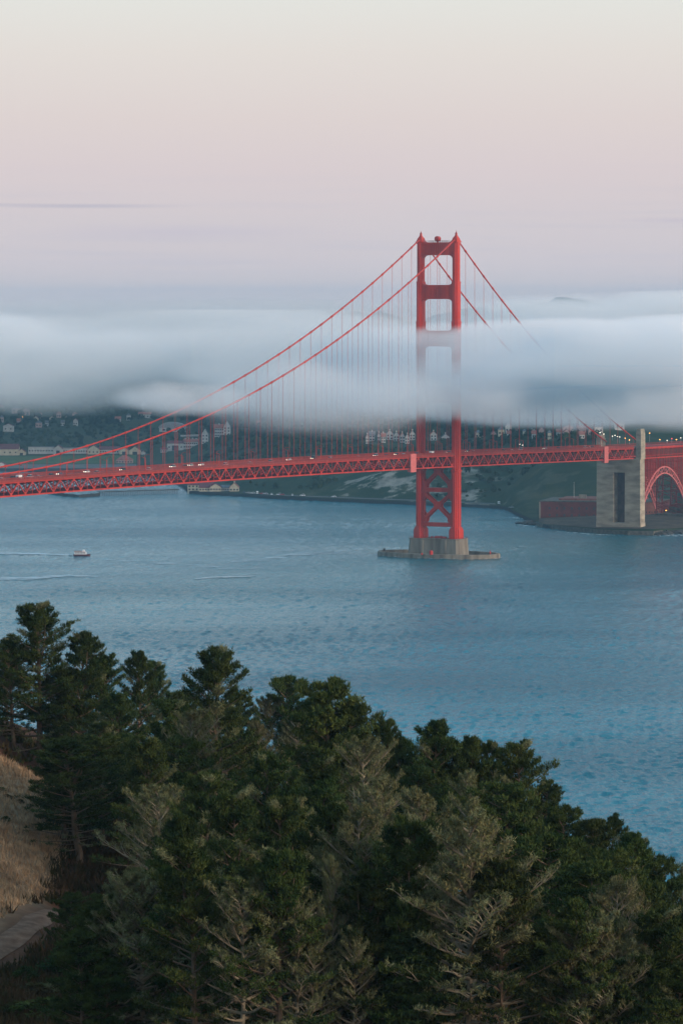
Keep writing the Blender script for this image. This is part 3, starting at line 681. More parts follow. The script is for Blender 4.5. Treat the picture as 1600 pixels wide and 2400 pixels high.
for i in range(8):
    a, c = Vector(pp[i]+(0,)), Vector(pp[(i+1) % 8]+(0,)); L_ = (c-a).length; nn = max(2, int(L_/1.8))
    for k in range(nn): q = a.lerp(c, k/nn); b.tube([(q.x, q.y, 13.0), (q.x, q.y, 14.1)], .05, 4)
    for z in (13.55, 14.1): b.bar((a.x, a.y, z), (c.x, c.y, z), .06, .06)
b.build('pier_railing', M['red_dark'], pier)
b = MB(); b.box(-3, 1.5, -2.5, 1.8, 13.0, 14.3); b.tube([(2.5, 3.2, 13.7), (2.5, 5.6, 13.7)], .75, 10); b.box(1.5, 3.2, 5.9, 7.0, 13, 14.2); b.box(-2, .5, -6, -5, 13, 14.0)
b.build('machinery_box', M['buoyred'], pier)
fd = empty('pier_fender', (TX, TY, 0), BRZ); tag(fd, 'oval concrete fender wall ringing the tower pier at the waterline', 'fender')
b = MB(); NN = 72
for k in range(NN):
    t = 2*math.pi*k/NN; ca, sa = math.cos(t), math.sin(t); sgn = lambda v: math.copysign(abs(v)**.9, v)
    X, Y = 23.6*sgn(ca), 45.7*sgn(sa)
    for e, z in ((0, -1.5), (0, 2.8), (-.25, 3.1), (-2.6, 3.1), (-2.9, -1.5)): b.v.append((X+e*ca*1.0, Y+e*sa*1.0, z))
for k in range(NN):
    k2 = (k+1) % NN
    for j in range(4): b.f.append((5*k+j, 5*k2+j, 5*k2+j+1, 5*k+j+1)); b.m.append(0)
b.build('fender_wall', M['conc'], fd)
b = MB()
for k in range(NN):
    if k % 6: continue
    t = 2*math.pi*k/NN; X, Y = 23.5*math.cos(t), 45.6*math.sin(t); b.tube([(X, Y, -1), (X, Y, 2.7)], .45, 6)
b.build('fender_pile', M['conc_dark'], fd)
b = MB(); b.tube([(0, -43.8, 3.1), (0, -43.8, 9.5)], .13, 5); b.box(-.6, .6, -42.9, -41.9, 3.1, 4.6); b.build('marker_mast', M['wood'], fd)
b = MB(); b.tube([(1.5, 40.5, 3.1), (1.5, 40.5, 4.4)], .55, 8); b.tube([(1.5, 40.5, 4.4), (1.5, 40.5, 5.5)], [.5, .1], 8); b.build('navigation_light', M['buoyred'], fd)
fr = MB(); 
for k in range(NN):
    t = 2*math.pi*k/NN; w2 = 1.2+.9*math.sin(k*1.7)+.6*math.sin(k*.6)
    for e in (.2, 1.0+max(.2, w2)): fr.v.append((23.9*math.cos(t)*(1+e/24), 46*math.sin(t)*(1+e/46), .42))
for k in range(NN): k2 = (k+1) % NN; fr.f.append((2*k, 2*k+1, 2*k2+1, 2*k2)); fr.m.append(0)
tag(fr.build('foam', M['surf'], loc=(TX, TY, 0), rz=BRZ), kind='stuff')
# the round red tank standing by the pier
def tank(px, py, r, label):
    x, y, z = P(px, py, 2665); o_ = MB(); o_.tube([(0,0,-1.1*r),(0,0,-.9*r),(0,0,.9*r),(0,0,1.1*r)], [r*.7, r, r, r*.7], 14); o_.tube([(0,0,1.1*r),(0,0,1.35*r)], r*.3, 8)
    q = o_.build('red_tank', M['buoyred'], loc=(x, y, 3.1+1.1*r)); tag(q, label, 'tank')
tank(1009.5, 1292, 1.35, 'large round red tank on the fender rim in front of the pier')
tank(988, 1295, .6, 'small red tank on the fender rim, left of the large one')

# ---------------------------------------------------------------- the concrete pylon on the far shore
RC = -328.0
pyl = empty('concrete_pylon', bw(RC, 0, 0), BRZ); tag(pyl, 'tall hollow pale concrete pylon carrying the deck beside the brick fort', 'pylon')
b = MB()
# front and back walls with a tall doorway, built as jambs and lintel
for (ya, yb) in ((-18.7, -4.2), (5.0, 18.2)):
    b.box(-5.2, 4.4, ya, yb, 3.0, 56.5, tx=.25, ty=.25 if ya < 0 else .25)
b.box(-4.9, 4.1, -4.45, 5.25, 46.5, 56.3)
b.box(-5.4, 4.6, -19.0, 18.5, 2.6, 7.6, tx=.1, ty=.1)
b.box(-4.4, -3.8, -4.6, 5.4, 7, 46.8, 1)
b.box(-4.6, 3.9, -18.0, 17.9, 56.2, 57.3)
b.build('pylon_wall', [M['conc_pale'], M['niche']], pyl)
for sg, c in ((1, 16.6), (-1, -16.9)):
    b = MB(); zt_ = 78 if sg > 0 else 73; b.box(-4.9, 4.0, c-2.3, c+2.0, 57, zt_, tx=.1, ty=.1); b.box(-4.4, 3.5, c-1.9, c+1.6, zt_, zt_+2.6, tx=.1, ty=.1)
    b.box(3.7, 4.05, c-.5, c+.3, 58, 72); b.box(3.7, 4.07, c-1.6, c-1.2, 58, 72); b.box(3.7, 4.07, c+.9, c+1.3, 58, 72)
    b.build('pylon_shaft', M['conc_pale'], pyl)

# ---------------------------------------------------------------- arch span and approach viaduct beyond the pylon
arch = empty('arch_bridge', bw(-340, 0, 0), BRZ); tag(arch, 'red steel arch span crossing above the brick fort at the right edge', 'arch bridge')
AX = lambda s: -(s-8)                 # local x measured away from the pylon
def adeck(s): return 64.9-.012*s
LA = 98.0
for sg in (1, -1):
    y = sg*13.7; b = MB(); prev = None; n = 18
    for k in range(n+1):
        u = k/n; s = 2+LA*u; e = 4*u*(1-u); zl = 13+31.2*e; zu = 19+30.2*e
        cur = (Vector((AX(s), y, zl)), Vector((AX(s), y, zu)))
        if prev:
            b.bar(prev[0], cur[0], .9, .9); b.bar(prev[1], cur[1], .9, .9)
            if k % 2: b.bar(prev[0], cur[1], .45, .45)
            else: b.bar(prev[1], cur[0], .45, .45)
        b.bar(cur[0], cur[1], .4, .4); prev = cur
    b.build('arch_rib', M['panel'], arch)
    b = MB()
    for k in range(19):
        u = k/18; s = 2+LA*u; zu = 19+30.2*4*u*(1-u); b.bar((AX(s), y, zu), (AX(s), y, adeck(s)-8), .5, .5)
        s2 = s+2.7
        if k < 18: u2 = (s2-2)/LA; b.bar((AX(s2), y, 19+30.2*4*u2*(1-u2)), (AX(s2), y, adeck(s2)-8), .35, .35)
    b.build('spandrel_column', M['red'], arch)
    b = MB()
    for k in range(60):
        s = -2+k*5.4; s2 = s+5.4
        b.bar((AX(s), y, adeck(s)), (AX(s2), y, adeck(s2)), .9, .9); b.bar((AX(s), y, adeck(s)-7.6), (AX(s2), y, adeck(s2)-7.6), .8, .8)
        b.bar((AX(s), y, adeck(s)), (AX(s), y, adeck(s)-7.6), .4, .4); b.bar((AX(s+2.7), y, adeck(s)), (AX(s+2.7), y, adeck(s)-7.6), .3, .3)
    b.build('deck_truss', M['red'], arch)
    b = MB()
    for k in range(300): s = -2+k*1.08; b.box(AX(s)-.06, AX(s)+.06, sg*14.6-.05, sg*14.6+.05, adeck(s)+1.2, adeck(s)+2.5)
    b.bar((AX(-2), sg*14.6, adeck(-2)+2.5), (AX(322), sg*14.6, adeck(322)+2.5), .15, .15)
    b.bar((AX(-2), sg*14.6, adeck(-2)+.7), (AX(322), sg*14.6, adeck(322)+.7), .2, 1.0)
    b.build('railing', M['red'], arch)
b = MB(); b.bar((AX(-2), 0, adeck(-2)+.7), (AX(322), 0, adeck(322)+.7), 28, .6); b.build('road_deck', M['road'], arch)
b = MB()
for k in range(13):
    u = k/12; s = 2+LA*u; e = 4*u*(1-u); z = 13+31.2*e
    b.bar((AX(s), -13.7, z), (AX(s), 13.7, z+5.5-.9*e), .4, .4); b.bar((AX(s), 13.7, z), (AX(s), -13.7, z+5.5-.9*e), .4, .4)
    b.bar((AX(s), -13.7, adeck(s)-7.6), (AX(s), 13.7, z+6), .3, .3); b.bar((AX(s), -13.7, adeck(s)-.8), (AX(s), 13.7, adeck(s)-.8), .4, .9)
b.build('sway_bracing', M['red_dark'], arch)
# steel viaduct bents marching up the bluff beyond the arch
via = empty('approach_viaduct', bw(-432, 0, 0), BRZ); tag(via, 'dark red lattice of steel bents under the deck behind the arch', 'viaduct')
for k in range(7):
    b = MB(); x = -6-k*30
    for xx in (x, x-12):
        for y in (-13.7, 13.7): b.bar((xx, y*1.15, 2), (xx, y, 54), .9, .9)
        for z in range(4, 50, 12):
            b.bar((xx, -14.6, z), (xx, 14.6, z+11), .4, .4); b.bar((xx, 14.6, z), (xx, -14.6, z+11), .4, .4); b.bar((xx, -14.6, z+11), (xx, 14.6, z+11), .5, .5)
    for y in (-14.4, 14.4):
        for z in range(4, 50, 12): b.bar((x, y, z), (x-12, y, z+11), .4, .4); b.bar((x-12, y, z), (x, y, z+11), .4, .4); b.bar((x, y, z+11), (x-12, y, z+11), .4, .5)
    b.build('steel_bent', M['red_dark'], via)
b = MB()
for k in range(7): b.box(-8-k*30-4, -8-k*30+4, -16, 16, 2-1, 9+k*4)
b.build('footing', M['conc_dark'], via)
ordn = ['first','second','third','fourth','fifth','sixth','seventh','eighth','ninth','tenth','eleventh','twelfth','thirteenth','fourteenth','fifteenth','sixteenth','seventeenth','eighteenth','nineteenth','twentieth',
        'twenty-first','twenty-second','twenty-third','twenty-fourth','twenty-fifth','twenty-sixth','twenty-seventh','twenty-eighth','twenty-ninth','thirtieth']
ordn0 = ordn
# ================================================================= FORT, SHORE THINGS, BUILDINGS
fl = P(1264, 1218, 3112)
FX0, FY0 = fl[0], 3112.0
fort = empty('brick_fort', (FX0, FY0, 0)); tag(fort, 'long low red brick fort at the foot of the concrete pylon', 'fort')
fort.rotation_euler.z = math.atan2(-14, 84)
b = MB(); b.prism([(0, 0), (84, 0), (96, 8), (101, 50), (60, 72), (4, 62)], 'z', 1, 17.3); wl = b.build('fort_wall', M['brick'], fort)
b = MB(); b.prism([(-.35, -.35), (84.2, -.35), (96.3, 7.8), (101.3, 50), (60, 72.4), (3.7, 62.3)], 'z', 17.3, 18.1); b.build('parapet', M['conc_dark'], wl)
b = MB(); b.prism([(14, 12), (78, 12), (84, 46), (60, 56), (16, 52)], 'z', 18.1, 19.5); b.build('inner_roof', M['brick_lit'], fort)
b = MB(); b.box(30, 36, 16, 20, 19.5, 22.6); b.box(52, 60, 30, 38, 19.5, 21.9); b.build('stair_house', M['conc'], fort)
b = MB(); b.box(-.6, .8, -.5, .8, 1, 17.2); b.build('corner_quoin', M['conc'], fort)
for row, z in ((0, 12.0), (1, 6.4)):
    for k in range(13):
        x = 8+k*6.0
        b = MB(); b.box(x-.85, x+.85, -.12, .5, z-.8, z+.8); b.prism([(x-.85, z+.8), (x+.85, z+.8), (x, z+1.5)], 'y', -.12, .5); b.build('gun_port', M['black'], fort)
# brick return wall facing the open sea, right of the pylon
b = MB(); b.prism([(84.6, -.6), (97.0, 7.4), (96.2, 8.4), (83.9, .4)], 'z', 1, 17.2); b.build('sea_wall_face', M['brick_lit'], fort)
for k in range(5):
    t = .15+k*.17; x, y = 84.6+12.4*t, -.6+8*t; b = MB(); b.box(x-.4, x+.4, y-.35, y+.3, 9, 10.2); b.build('gun_port', M['black'], fort)
fp = MB(); q = P(1344, 1176, 3140); fp.tube([(0,0,16), (0,0,30)], [.2,.1], 6); fp.tube([(0,0,30),(0,0,30.5)], .22, 6)
tag(fp.build('flagpole', M['white'], loc=(q[0], 3140, 1.5)), 'bare white flagpole on the roof of the brick fort', 'flagpole')
# sea wall in front of the fort
sw = [(1256, 3072), (1280, 3040), (1340, 3000), (1400, 2969), (1470, 2950), (1530, 2944), (1552, 2960)]
b = MB()
for px, d in sw:
    X = (px-800)/F*d; b.v += [(X, d, -1), (X, d+.5, 3.1), (X, d+2.6, 3.1), (X, d+3, -1)]
for i in range(len(sw)-1):
    for k in range(3): b.f.append((4*i+k, 4*i+4+k, 4*i+5+k, 4*i+1+k)); b.m.append(0)
b.f += [(0,1,2,3), tuple(4*(len(sw)-1)+k for k in (3,2,1,0))]; b.m += [0, 0]
tag(b.build('sea_wall', M['conc_dark']), 'dark wet concrete sea wall at the foot of the fort and pylon', 'sea wall')

def rock_mesh(seed, s):
    rr = random.Random(seed); V = []; 
    n1, n2 = 7, 5
    for j in range(n2+1):
        for i in range(n1):
            a = 2*math.pi*i/n1+.3*j; e = math.pi*j/n2; k = .75+.5*rr.random()
            V.append((s*1.3*k*math.sin(e)*math.cos(a), s*k*math.sin(e)*math.sin(a), s*.7*k*math.cos(e)))
    Fc = [(j*n1+i, (j+1)*n1+i, (j+1)*n1+(i+1) % n1, j*n1+(i+1) % n1) for j in range(n2) for i in range(n1)]
    me = bpy.data.meshes.new('rock'); me.from_pydata(V, [], Fc); me.materials.append(M['rock']); return me
rocks = [rock_mesh(i, 1) for i in range(4)]
places = [(1226,3100,4,'low dark rock at the left tip of the fort shore, farthest left in the surf'),(1236,3098,5,'dark rock at the tip of the fort shore, second from the left tip'),(1247,3095,5.5,'tall dark rock at the tip of the fort shore, third from the left tip'),
          (1255,3088,5,'dark rock piled against the left corner of the fort'),(1243,3105,6,'broad dark rock behind the tip rocks left of the fort'),
          (1545,2952,5,'dark rock just right of the pylon foot in the surf'),(1562,2962,6,'broad dark rock in the surf right of the pylon'),(1580,2968,5,'dark rock under the arch near the right edge'),(1598,2970,6,'dark rock at the right edge of the photo under the arch'),(1534,2948,4,'small dark rock between sea wall and surf right of the pylon')]
for i, (px, d, s, lab) in enumerate(places):
    o_ = link('rock', rocks[i % 4], loc=((px-800)/F*d, d, .2)); o_.scale = (s*1.25, s, s*.62); o_.rotation_euler.z = i*1.3
    tag(o_, lab, 'rock', 'rocks along the fort shore')
def fl2(pp, ws, m, z):
    return tag(ribbon([((px-800)/F*d, d) for px, d in pp], ws, z).build('foam', M[m]), kind='stuff')
fl2([(1195,3110),(1215,3090),(1232,3075),(1252,3060)], [2,9,12,3], 'surf', .08)
fl2([(1300,3000),(1350,2978),(1400,2955),(1440,2946)], [1,5,7,2], 'surf', .08)
fl2([(1530,2938),(1560,2946),(1590,2952),(1640,2950),(1700,2930)], [2,16,22,16,8], 'surf', .08)
fl2([(1180,3200),(1205,3190),(1240,3170)], [2,6,2], 'surf', .07)
# dark kelp or ripple line of rocks is left to the water

# ---------------------------------------------------------------- buildings
def house(name, label, px0, px1, d, h, wall, roof, rt='gable', depth=12, ybase=None, rh=None, nwin=0, group=None, cat='building', rz=0, rows=1, door=False, chim=0, gz=None):
    cxp = (px0+px1)/2; X = (cxp-800)/F*d; wd = (px1-px0)/F*d
    z = far_z(X, d) if gz is None else gz
    o_ = empty(name, (X, d, z-.3), rz); tag(o_, label, cat, group)
    x0, x1 = -wd/2, wd/2; h += .3; rh = rh if rh is not None else depth*.28
    b = MB(); b.box(x0, x1, 0, depth, -3, h)
    if rt == 'gablefront': b.prism([(x0, h), (x1, h), (0, h+rh)], 'y', 0, depth)
    elif rt == 'gable':
        b.prism([(0, h), (depth, h), (depth/2, h+rh)], 'x', x0, x1)
    b.build('wall', wall, o_)
    r = MB(); e = .5
    if rt == 'gable':
        for q in (-1, 1):
            ya = depth/2+q*(depth/2+e); r.add([(x0-e, ya, h-.25), (x1+e, ya, h-.25), (x1+e, depth/2, h+rh+.1), (x0-e, depth/2, h+rh+.1), (x0-e, ya, h+.1), (x1+e, ya, h+.1), (x1+e, depth/2, h+rh+.5), (x0-e, depth/2, h+rh+.5)],
                                              [(0,1,2,3),(7,6,5,4),(0,4,5,1),(1,5,6,2),(2,6,7,3),(3,7,4,0)])
    elif rt == 'gablefront':
        for q in (-1, 1):
            xa = q*(wd/2+e); r.add([(xa, -e, h-.25), (0, -e, h+rh+.1), (0, depth+e, h+rh+.1), (xa, depth+e, h-.25), (xa, -e, h+.1), (0, -e, h+rh+.5), (0, depth+e, h+rh+.5), (xa, depth+e, h+.1)],
                                  [(0,1,2,3),(7,6,5,4),(0,4,5,1),(1,5,6,2),(2,6,7,3),(3,7,4,0)])
    elif rt == 'hip':
        k = min(wd, depth)*.45; r.add([(x0-e,-e,h),(x1+e,-e,h),(x1+e,depth+e,h),(x0-e,depth+e,h),(x0+k,depth/2-.1,h+rh),(x1-k,depth/2-.1,h+rh),(x1-k,depth/2+.1,h+rh),(x0+k,depth/2+.1,h+rh)], [(3,2,1,0),(4,5,6,7),(0,1,5,4),(1,2,6,5),(2,3,7,6),(3,0,4,7)])
    else: r.box(x0-.3, x1+.3, -.3, depth+.3, h, h+.5)
    rf = r.build('roof', roof, o_)
    for k in range(chim):
        c = MB(); xx = x0+wd*(k+.5)/chim; c.box(xx-.5, xx+.5, depth*.4, depth*.4+1, h, h+rh+1.6); c.build('chimney', wall, rf)
    for rr in range(rows):
        for k in range(nwin):
            xx = x0+wd*(k+.5)/nwin; zz = (h/(rows))*(rr+.5); sz = min(.8, wd/nwin*.3); c = MB(); c.box(xx-sz, xx+sz, -.08, .1, zz-.75, zz+.75); c.build('window', M['glass'], o_)
    if door: c = MB(); c.box(-wd*.2, wd*.2, -.1, .1, .3, h*.72); c.build('door', M['glass'], o_)
    return o_
W_, C_ = M['white'], M['cream']; MR, TR, GR = M['maroon'], M['terracotta'], M['greyroof']
gz = None; G1 = 'pale buildings lining the lawn behind the deck'
house('hangar', 'cream gabled hangar with a maroon roof at the left edge above the lawn', -60, 44, 4452, 7.5, C_, MR, 'gable', 18, group=G1, nwin=8, rh=5.2)
house('hall', 'small cream gabled hall just right of the hangar at the left edge', 42, 60, 4455, 4, C_, MR, 'gablefront', 14, group=G1, rh=3, door=True)
house('warehouse', 'long white warehouse with dark roof left of the first gabled hall', 67, 126, 4470, 8, W_, GR, 'flat', 14, group=G1, nwin=9)
house('hall', 'white gabled hall standing between two long warehouses left of the near cable', 126, 147, 4462, 6.5, W_, MR, 'gablefront', 16, group=G1, rh=4, door=True)
house('warehouse', 'longest white warehouse in the row above the lawn', 148, 206, 4470, 6.5, W_, GR, 'flat', 14, group=G1, nwin=10)
house('hall', 'cream gabled hall at the right end of the longest warehouse', 206, 233, 4460, 5.8, C_, MR, 'gablefront', 16, group=G1, rh=4.6, nwin=3)
house('warehouse', 'low white warehouse behind the red-roofed house', 234, 279, 4468, 5.0, W_, MR, 'gable', 14, group=G1, nwin=8, rh=3)
house('hall', 'cream gabled hall just right of the low warehouse', 280, 302, 4458, 4.6, C_, MR, 'gablefront', 16, group=G1, rh=4.2, door=True)
house('hall', 'cream gabled hall at the right end of the row above the lawn', 303, 330, 4455, 4.6, C_, MR, 'gablefront', 16, group=G1, rh=4.6, door=True)
house('shed', 'tiny white shed just right of the row of halls', 331, 341, 4450, 2.6, W_, MR, 'gablefront', 8, group=G1, rh=1.5)
house('house', 'wide house with a brick red hipped roof standing on the lawn before the halls', 272, 311, 4240, 3.6, M['pinkwall'], TR, 'hip', 16, rh=5.2, nwin=6, gz=2.6)
house('pavilion', 'tiny white cottage low at the left edge below the lawn', -8, 16, 4130, 3.0, W_, MR, 'gablefront', 9, rh=3.0, nwin=2)
G2 = 'white quarters at the foot of the wooded hill'
house('annex', 'low white annex at the left end of the hillside quarters', 376, 392, 4450, 3.5, W_, MR, 'gable', 9, group=G2, rh=1.5, nwin=3)
house('barn', 'broad white barn with dark doors among the quarters', 392, 430, 4460, 8.6, W_, MR, 'gable', 15, group=G2, rh=2.4, nwin=4, door=True)
house('barracks', 'white two storey barracks with small chimneys right of the broad barn', 430, 464, 4470, 7.6, W_, TR, 'gable', 12, group=G2, rh=2.8, nwin=7, rows=2, chim=4)
house('chapel', 'tall narrow white gabled house left of the paired barracks', 473, 488, 4440, 11, W_, GR, 'gablefront', 12, group=G2, rh=6, nwin=2, rows=3)
house('barracks', 'white three storey barracks with rose roof under the concrete viaduct', 503, 524, 4450, 10, W_, TR, 'gable', 12, group=G2, rh=4, nwin=5, rows=3, chim=1)
house('chapel', 'tall white gabled house joined to the right of the three storey barracks', 524, 540, 4435, 10, W_, GR, 'gablefront', 13, group=G2, rh=6.5, nwin=2, rows=3)
house('chapel', 'tall white gabled house at the right end of the quarters', 550, 565, 4430, 7.5, W_, GR, 'gablefront', 12, group=G2, rh=4.5, nwin=2, rows=2, gz=8)
house('house', 'rose brick house on the wooded slope under the viaduct right end', 563, 579, 4700, 6, M['pinkwall'], TR, 'hip', 10, rh=3, nwin=4, rows=2)
G3 = 'cream station buildings on the waterfront point'
house('station', 'largest cream waterfront building with dark maroon roof', 440, 500, 3606, 5.2, C_, MR, 'gable', 13, group=G3, rh=3.8, nwin=7, rows=2, gz=2.9)
house('boathouse', 'small cream gabled boathouse in front of the largest waterfront building', 467, 492, 3594, 3.4, C_, MR, 'gable', 7, group=G3, rh=2.2, nwin=4, gz=2.8)
house('boathouse', 'cream gabled boathouse in the middle of the waterfront group', 492, 518, 3592, 4.0, C_, MR, 'gablefront', 9, group=G3, rh=3.0, nwin=4, gz=2.8)
house('station', 'low white waterfront wing between the boathouse and the red-roofed station', 519, 540, 3600, 3.0, W_, GR, 'gable', 8, group=G3, rh=2.0, nwin=5, gz=2.8)
house('station', 'cream waterfront station with the reddest roof at the right end of the group', 538, 560, 3590, 3.6, C_, TR, 'gablefront', 11, group=G3, rh=4.2, nwin=3, rows=1, gz=2.8, chim=1)
G4 = 'white gabled houses on the bluff behind the bridge tower'
row = [(857,864,'leftmost of the white bluff houses, left of the tower'),(865,878,'second white bluff house from the left'),(884,891,'third white bluff house from the left, narrow'),(893,903,'fourth white bluff house from the left'),(905,921,'widest white bluff house left of the tower'),
       (922,935,'tall gabled white bluff house in the middle of the row left of the tower'),(937,948,'white bluff house third from the left tower leg'),(949,959,'white bluff house second from the left tower leg'),(960,972,'white bluff house touching the left tower leg'),
       (1008,1023,'white gabled bluff house seen between the tower legs, nearer the left leg'),(1034,1053,'wide pale bluff house seen between the tower legs, nearer the right leg')]
for i, (a, c, lab) in enumerate(row):
    d = 3790+(i*37 % 50); pxm = (a+c)/2; X = (pxm-800)/F*d; zt = CH-(1030+(i*3) % 6-HZ)/F*d; g_ = far_z(X, d); hh = max(5.5, zt-g_-3)
    house('bluff_house', lab, a, c, d, hh, W_, GR if i % 3 else TR, 'gablefront' if i % 2 == 0 or i > 3 else 'gable', 10, group=G4, rh=3.2, nwin=2, rows=2, chim=1)
G5 = 'pale houses scattered on the wooded hills under the fog'
up = [(0,7,965,'white house under the fog at the far left edge'),(28,50,968,'wide white house under the fog left of the rose block'),(52,70,978,'rose coloured block of flats among trees at upper left'),(40,48,996,'narrow white gabled house below the rose block'),
      (84,98,1002,'cream gabled house on the slope right of the rose block'),(172,182,1000,'small white cottage alone in the wood left of the cables'),(270,283,992,'white house with one bright wall, alone left of the near cable'),(297,306,987,'small white house just under the fog above the near cable'),
      (330,342,960,'white house touching the fog above the near cable'),(325,354,980,'long pale building below the topmost house'),(0,8,990,'rose house at the far left edge below the white one'),(8,32,1012,'long low white building at the far left above the hangars'),
      (602,610,1004,'tall white sign board house at the right end of the viaduct'),(630,645,946,'faint pale house high in the fog above the viaduct'),
      (1184,1198,1016,'white house on the plateau right of the tower'),(1208,1216,1018,'small white house right of the plateau white house'),(1246,1262,1023,'pale house on the plateau in the middle right'),
      (1318,1345,1024,'rose coloured long house on the plateau'),(1352,1372,1022,'rose coloured house on the plateau, right of the long one'),(1392,1412,1018,'pale house just left of the pylon shaft'),(1440,1462,1010,'pale roofed building between the pylon shafts')]
def ray_ground(px, py):
    for d in np.arange(3300, 8000, 12):
        X = (px-800)/F*d
        if far_z(X, d) > CH-(py-HZ)/F*d: return d
    return 5200
for i, (a, c, yb, lab) in enumerate(up):
    d = ray_ground((a+c)/2, yb); wd = (c-a)/F*d
    wm = M['pinkwall'] if 'rose' in lab else W_
    house('hill_house', lab, a, c, d, 5+(i*7 % 3), wm, [TR, GR, MR][i % 3], ['gable','hip','gablefront'][i % 3], 10, group=G5, rh=2.6, nwin=2, rows=1)
twn = [(1072+i*19+(i*7 % 5), 1030-(i*5 % 9), 7+(i*3 % 8)) for i in range(17)]
for i, (px_, yb, wd_) in enumerate(twn):
    d = ray_ground(px_, yb+3); house('town_house', f"small house on the plateau right of the tower, {ordn0[i]} from the left", px_, px_+wd_, d, 4+(i % 3), [W_, M['pinkwall'], C_][i % 3], [GR, TR, MR][(i+1) % 3], ['gable','gablefront','hip'][i % 3], 9, group='small houses in the strip of town on the plateau', rh=2.4, nwin=2)
lft = [(62+i*13+(i*11 % 7), 972+(i*17 % 26), 6+(i*5 % 7)) for i in range(9)]
for i, (px_, yb, wd_) in enumerate(lft):
    d = ray_ground(px_, yb+3); house('town_house', f"small house among trees at upper left, {ordn0[i]} from the left", px_, px_+wd_, d, 4+(i % 3), [W_, C_, M['pinkwall']][i % 3], [TR, GR, MR][(i+1) % 3], ['gable','gablefront','hip'][i % 3], 9, group='small houses among the trees at upper left', rh=2.4, nwin=2)
# domed hall
d = ray_ground(404, 1012); X = (404-800)/F*d; z = far_z(X, d); o_ = empty('domed_hall', (X, d, z)); tag(o_, 'pale grey hall with a broad arched roof on the slope left of the viaduct', 'hall')
b = MB(); b.box(-16, 16, 0, 12, -3, 4); b.build('wall', W_, o_)
b = MB(); b.prism([(17*math.cos(math.pi*k/12), 4+7*math.sin(math.pi*k/12)) for k in range(13)], 'y', -.5, 12.5); b.build('roof', M['steelgrey'], o_)
for k in range(4): b = MB(); b.box(-12+k*7, -9+k*7, -.1, .1, .5, 2.8); b.build('window', M['glass'], o_)
# concrete highway viaduct on the slope
dv = 4620.; x0, x1 = (424-800)/F*dv, (612-800)/F*dv; zv = CH-(1022-HZ)/F*dv
o_ = empty('highway_viaduct', ((x0+x1)/2, dv, 0)); tag(o_, 'pale concrete highway viaduct on one visible column above the barracks', 'viaduct')
hw = (x1-x0)/2; b = MB(); b.bar((-hw, 0, zv-.2), (hw, 0, zv+2.2), 9, 1.5); b.build('deck', M['steelgrey'], o_)
b = MB(); b.bar((-hw, -4.4, zv+1.0), (hw, -4.4, zv+3.4), .25, .9); b.build('parapet', M['white'], o_)
for px, w2 in ((503, 2.4), (585, 1.6), (440, 1.6)):
    x = (px-800)/F*dv-(x0+x1)/2; b = MB(); b.box(x-w2, x+w2, -2.5, 2.5, -2, zv+.4, tx=.2); b.build('column', M['conc_pale'], o_)
# coast guard pier: rubble breakwater and plank walkway on piles
def pxy(px, py): return Vector((*sea(px, py), 0))
pr = empty('fishing_pier', tuple(pxy(250, 1161))); tag(pr, 'long low timber pier on piles running out from the waterfront point', 'pier')
base = pxy(250, 1161); a0, a1 = pxy(232, 1162)-base, pxy(418, 1156)-base
b = MB(); b.bar(a0+Vector((0,0,3.6)), a1+Vector((0,0,3.6)), 4, .7); b.build('deck', M['wood'], pr)
NPL = 34
for k in range(NPL):
    q = a0.lerp(a1, (k+.5)/NPL); b = MB()
    for yy in (-1.6, 1.6): b.tube([(q.x, q.y+yy, -1), (q.x, q.y+yy, 3.4)], .3, 5)
    b.bar((q.x, q.y-1.8, 3.1), (q.x, q.y+1.8, 3.1), .3, .4); b.build('pile', M['wood'], pr)
b = MB()
for k in range(60): q = a0.lerp(a1, k/59); b.bar((q.x, q.y-1.9, 3.9), (q.x, q.y-1.9, 4.9), .1, .1)
b.bar(a0+Vector((0,-1.9,4.9)), a1+Vector((0,-1.9,4.9)), .1, .1); b.build('railing', M['wood'], pr)
bk = MB(); rr = random.Random(3); pp = [pxy(112,1156), pxy(150,1163), pxy(185,1166), pxy(236,1162)]
for i in range(3):
    for k in range(16):
        q = pp[i].lerp(pp[i+1], k/16); w2 = 3.4+rr.random(); bk.v += [(q.x, q.y-w2, -1), (q.x+rr.random(), q.y-w2*.5, 1.9+rr.random()*.9), (q.x, q.y+w2*.4, 2.2+rr.random()), (q.x, q.y+w2, -1)]
nq = len(bk.v)//4
for i in range(nq-1):
    for k in range(3): bk.f.append((4*i+k, 4*i+4+k, 4*i+5+k, 4*i+1+k)); bk.m.append(0)
bk.f += [(0,1,2,3), tuple(4*(nq-1)+k for k in (3,2,1,0))]; bk.m += [0,0]
tag(bk.build('breakwater', M['rock']), 'low dark rubble breakwater at the outer end of the timber pier', 'breakwater')

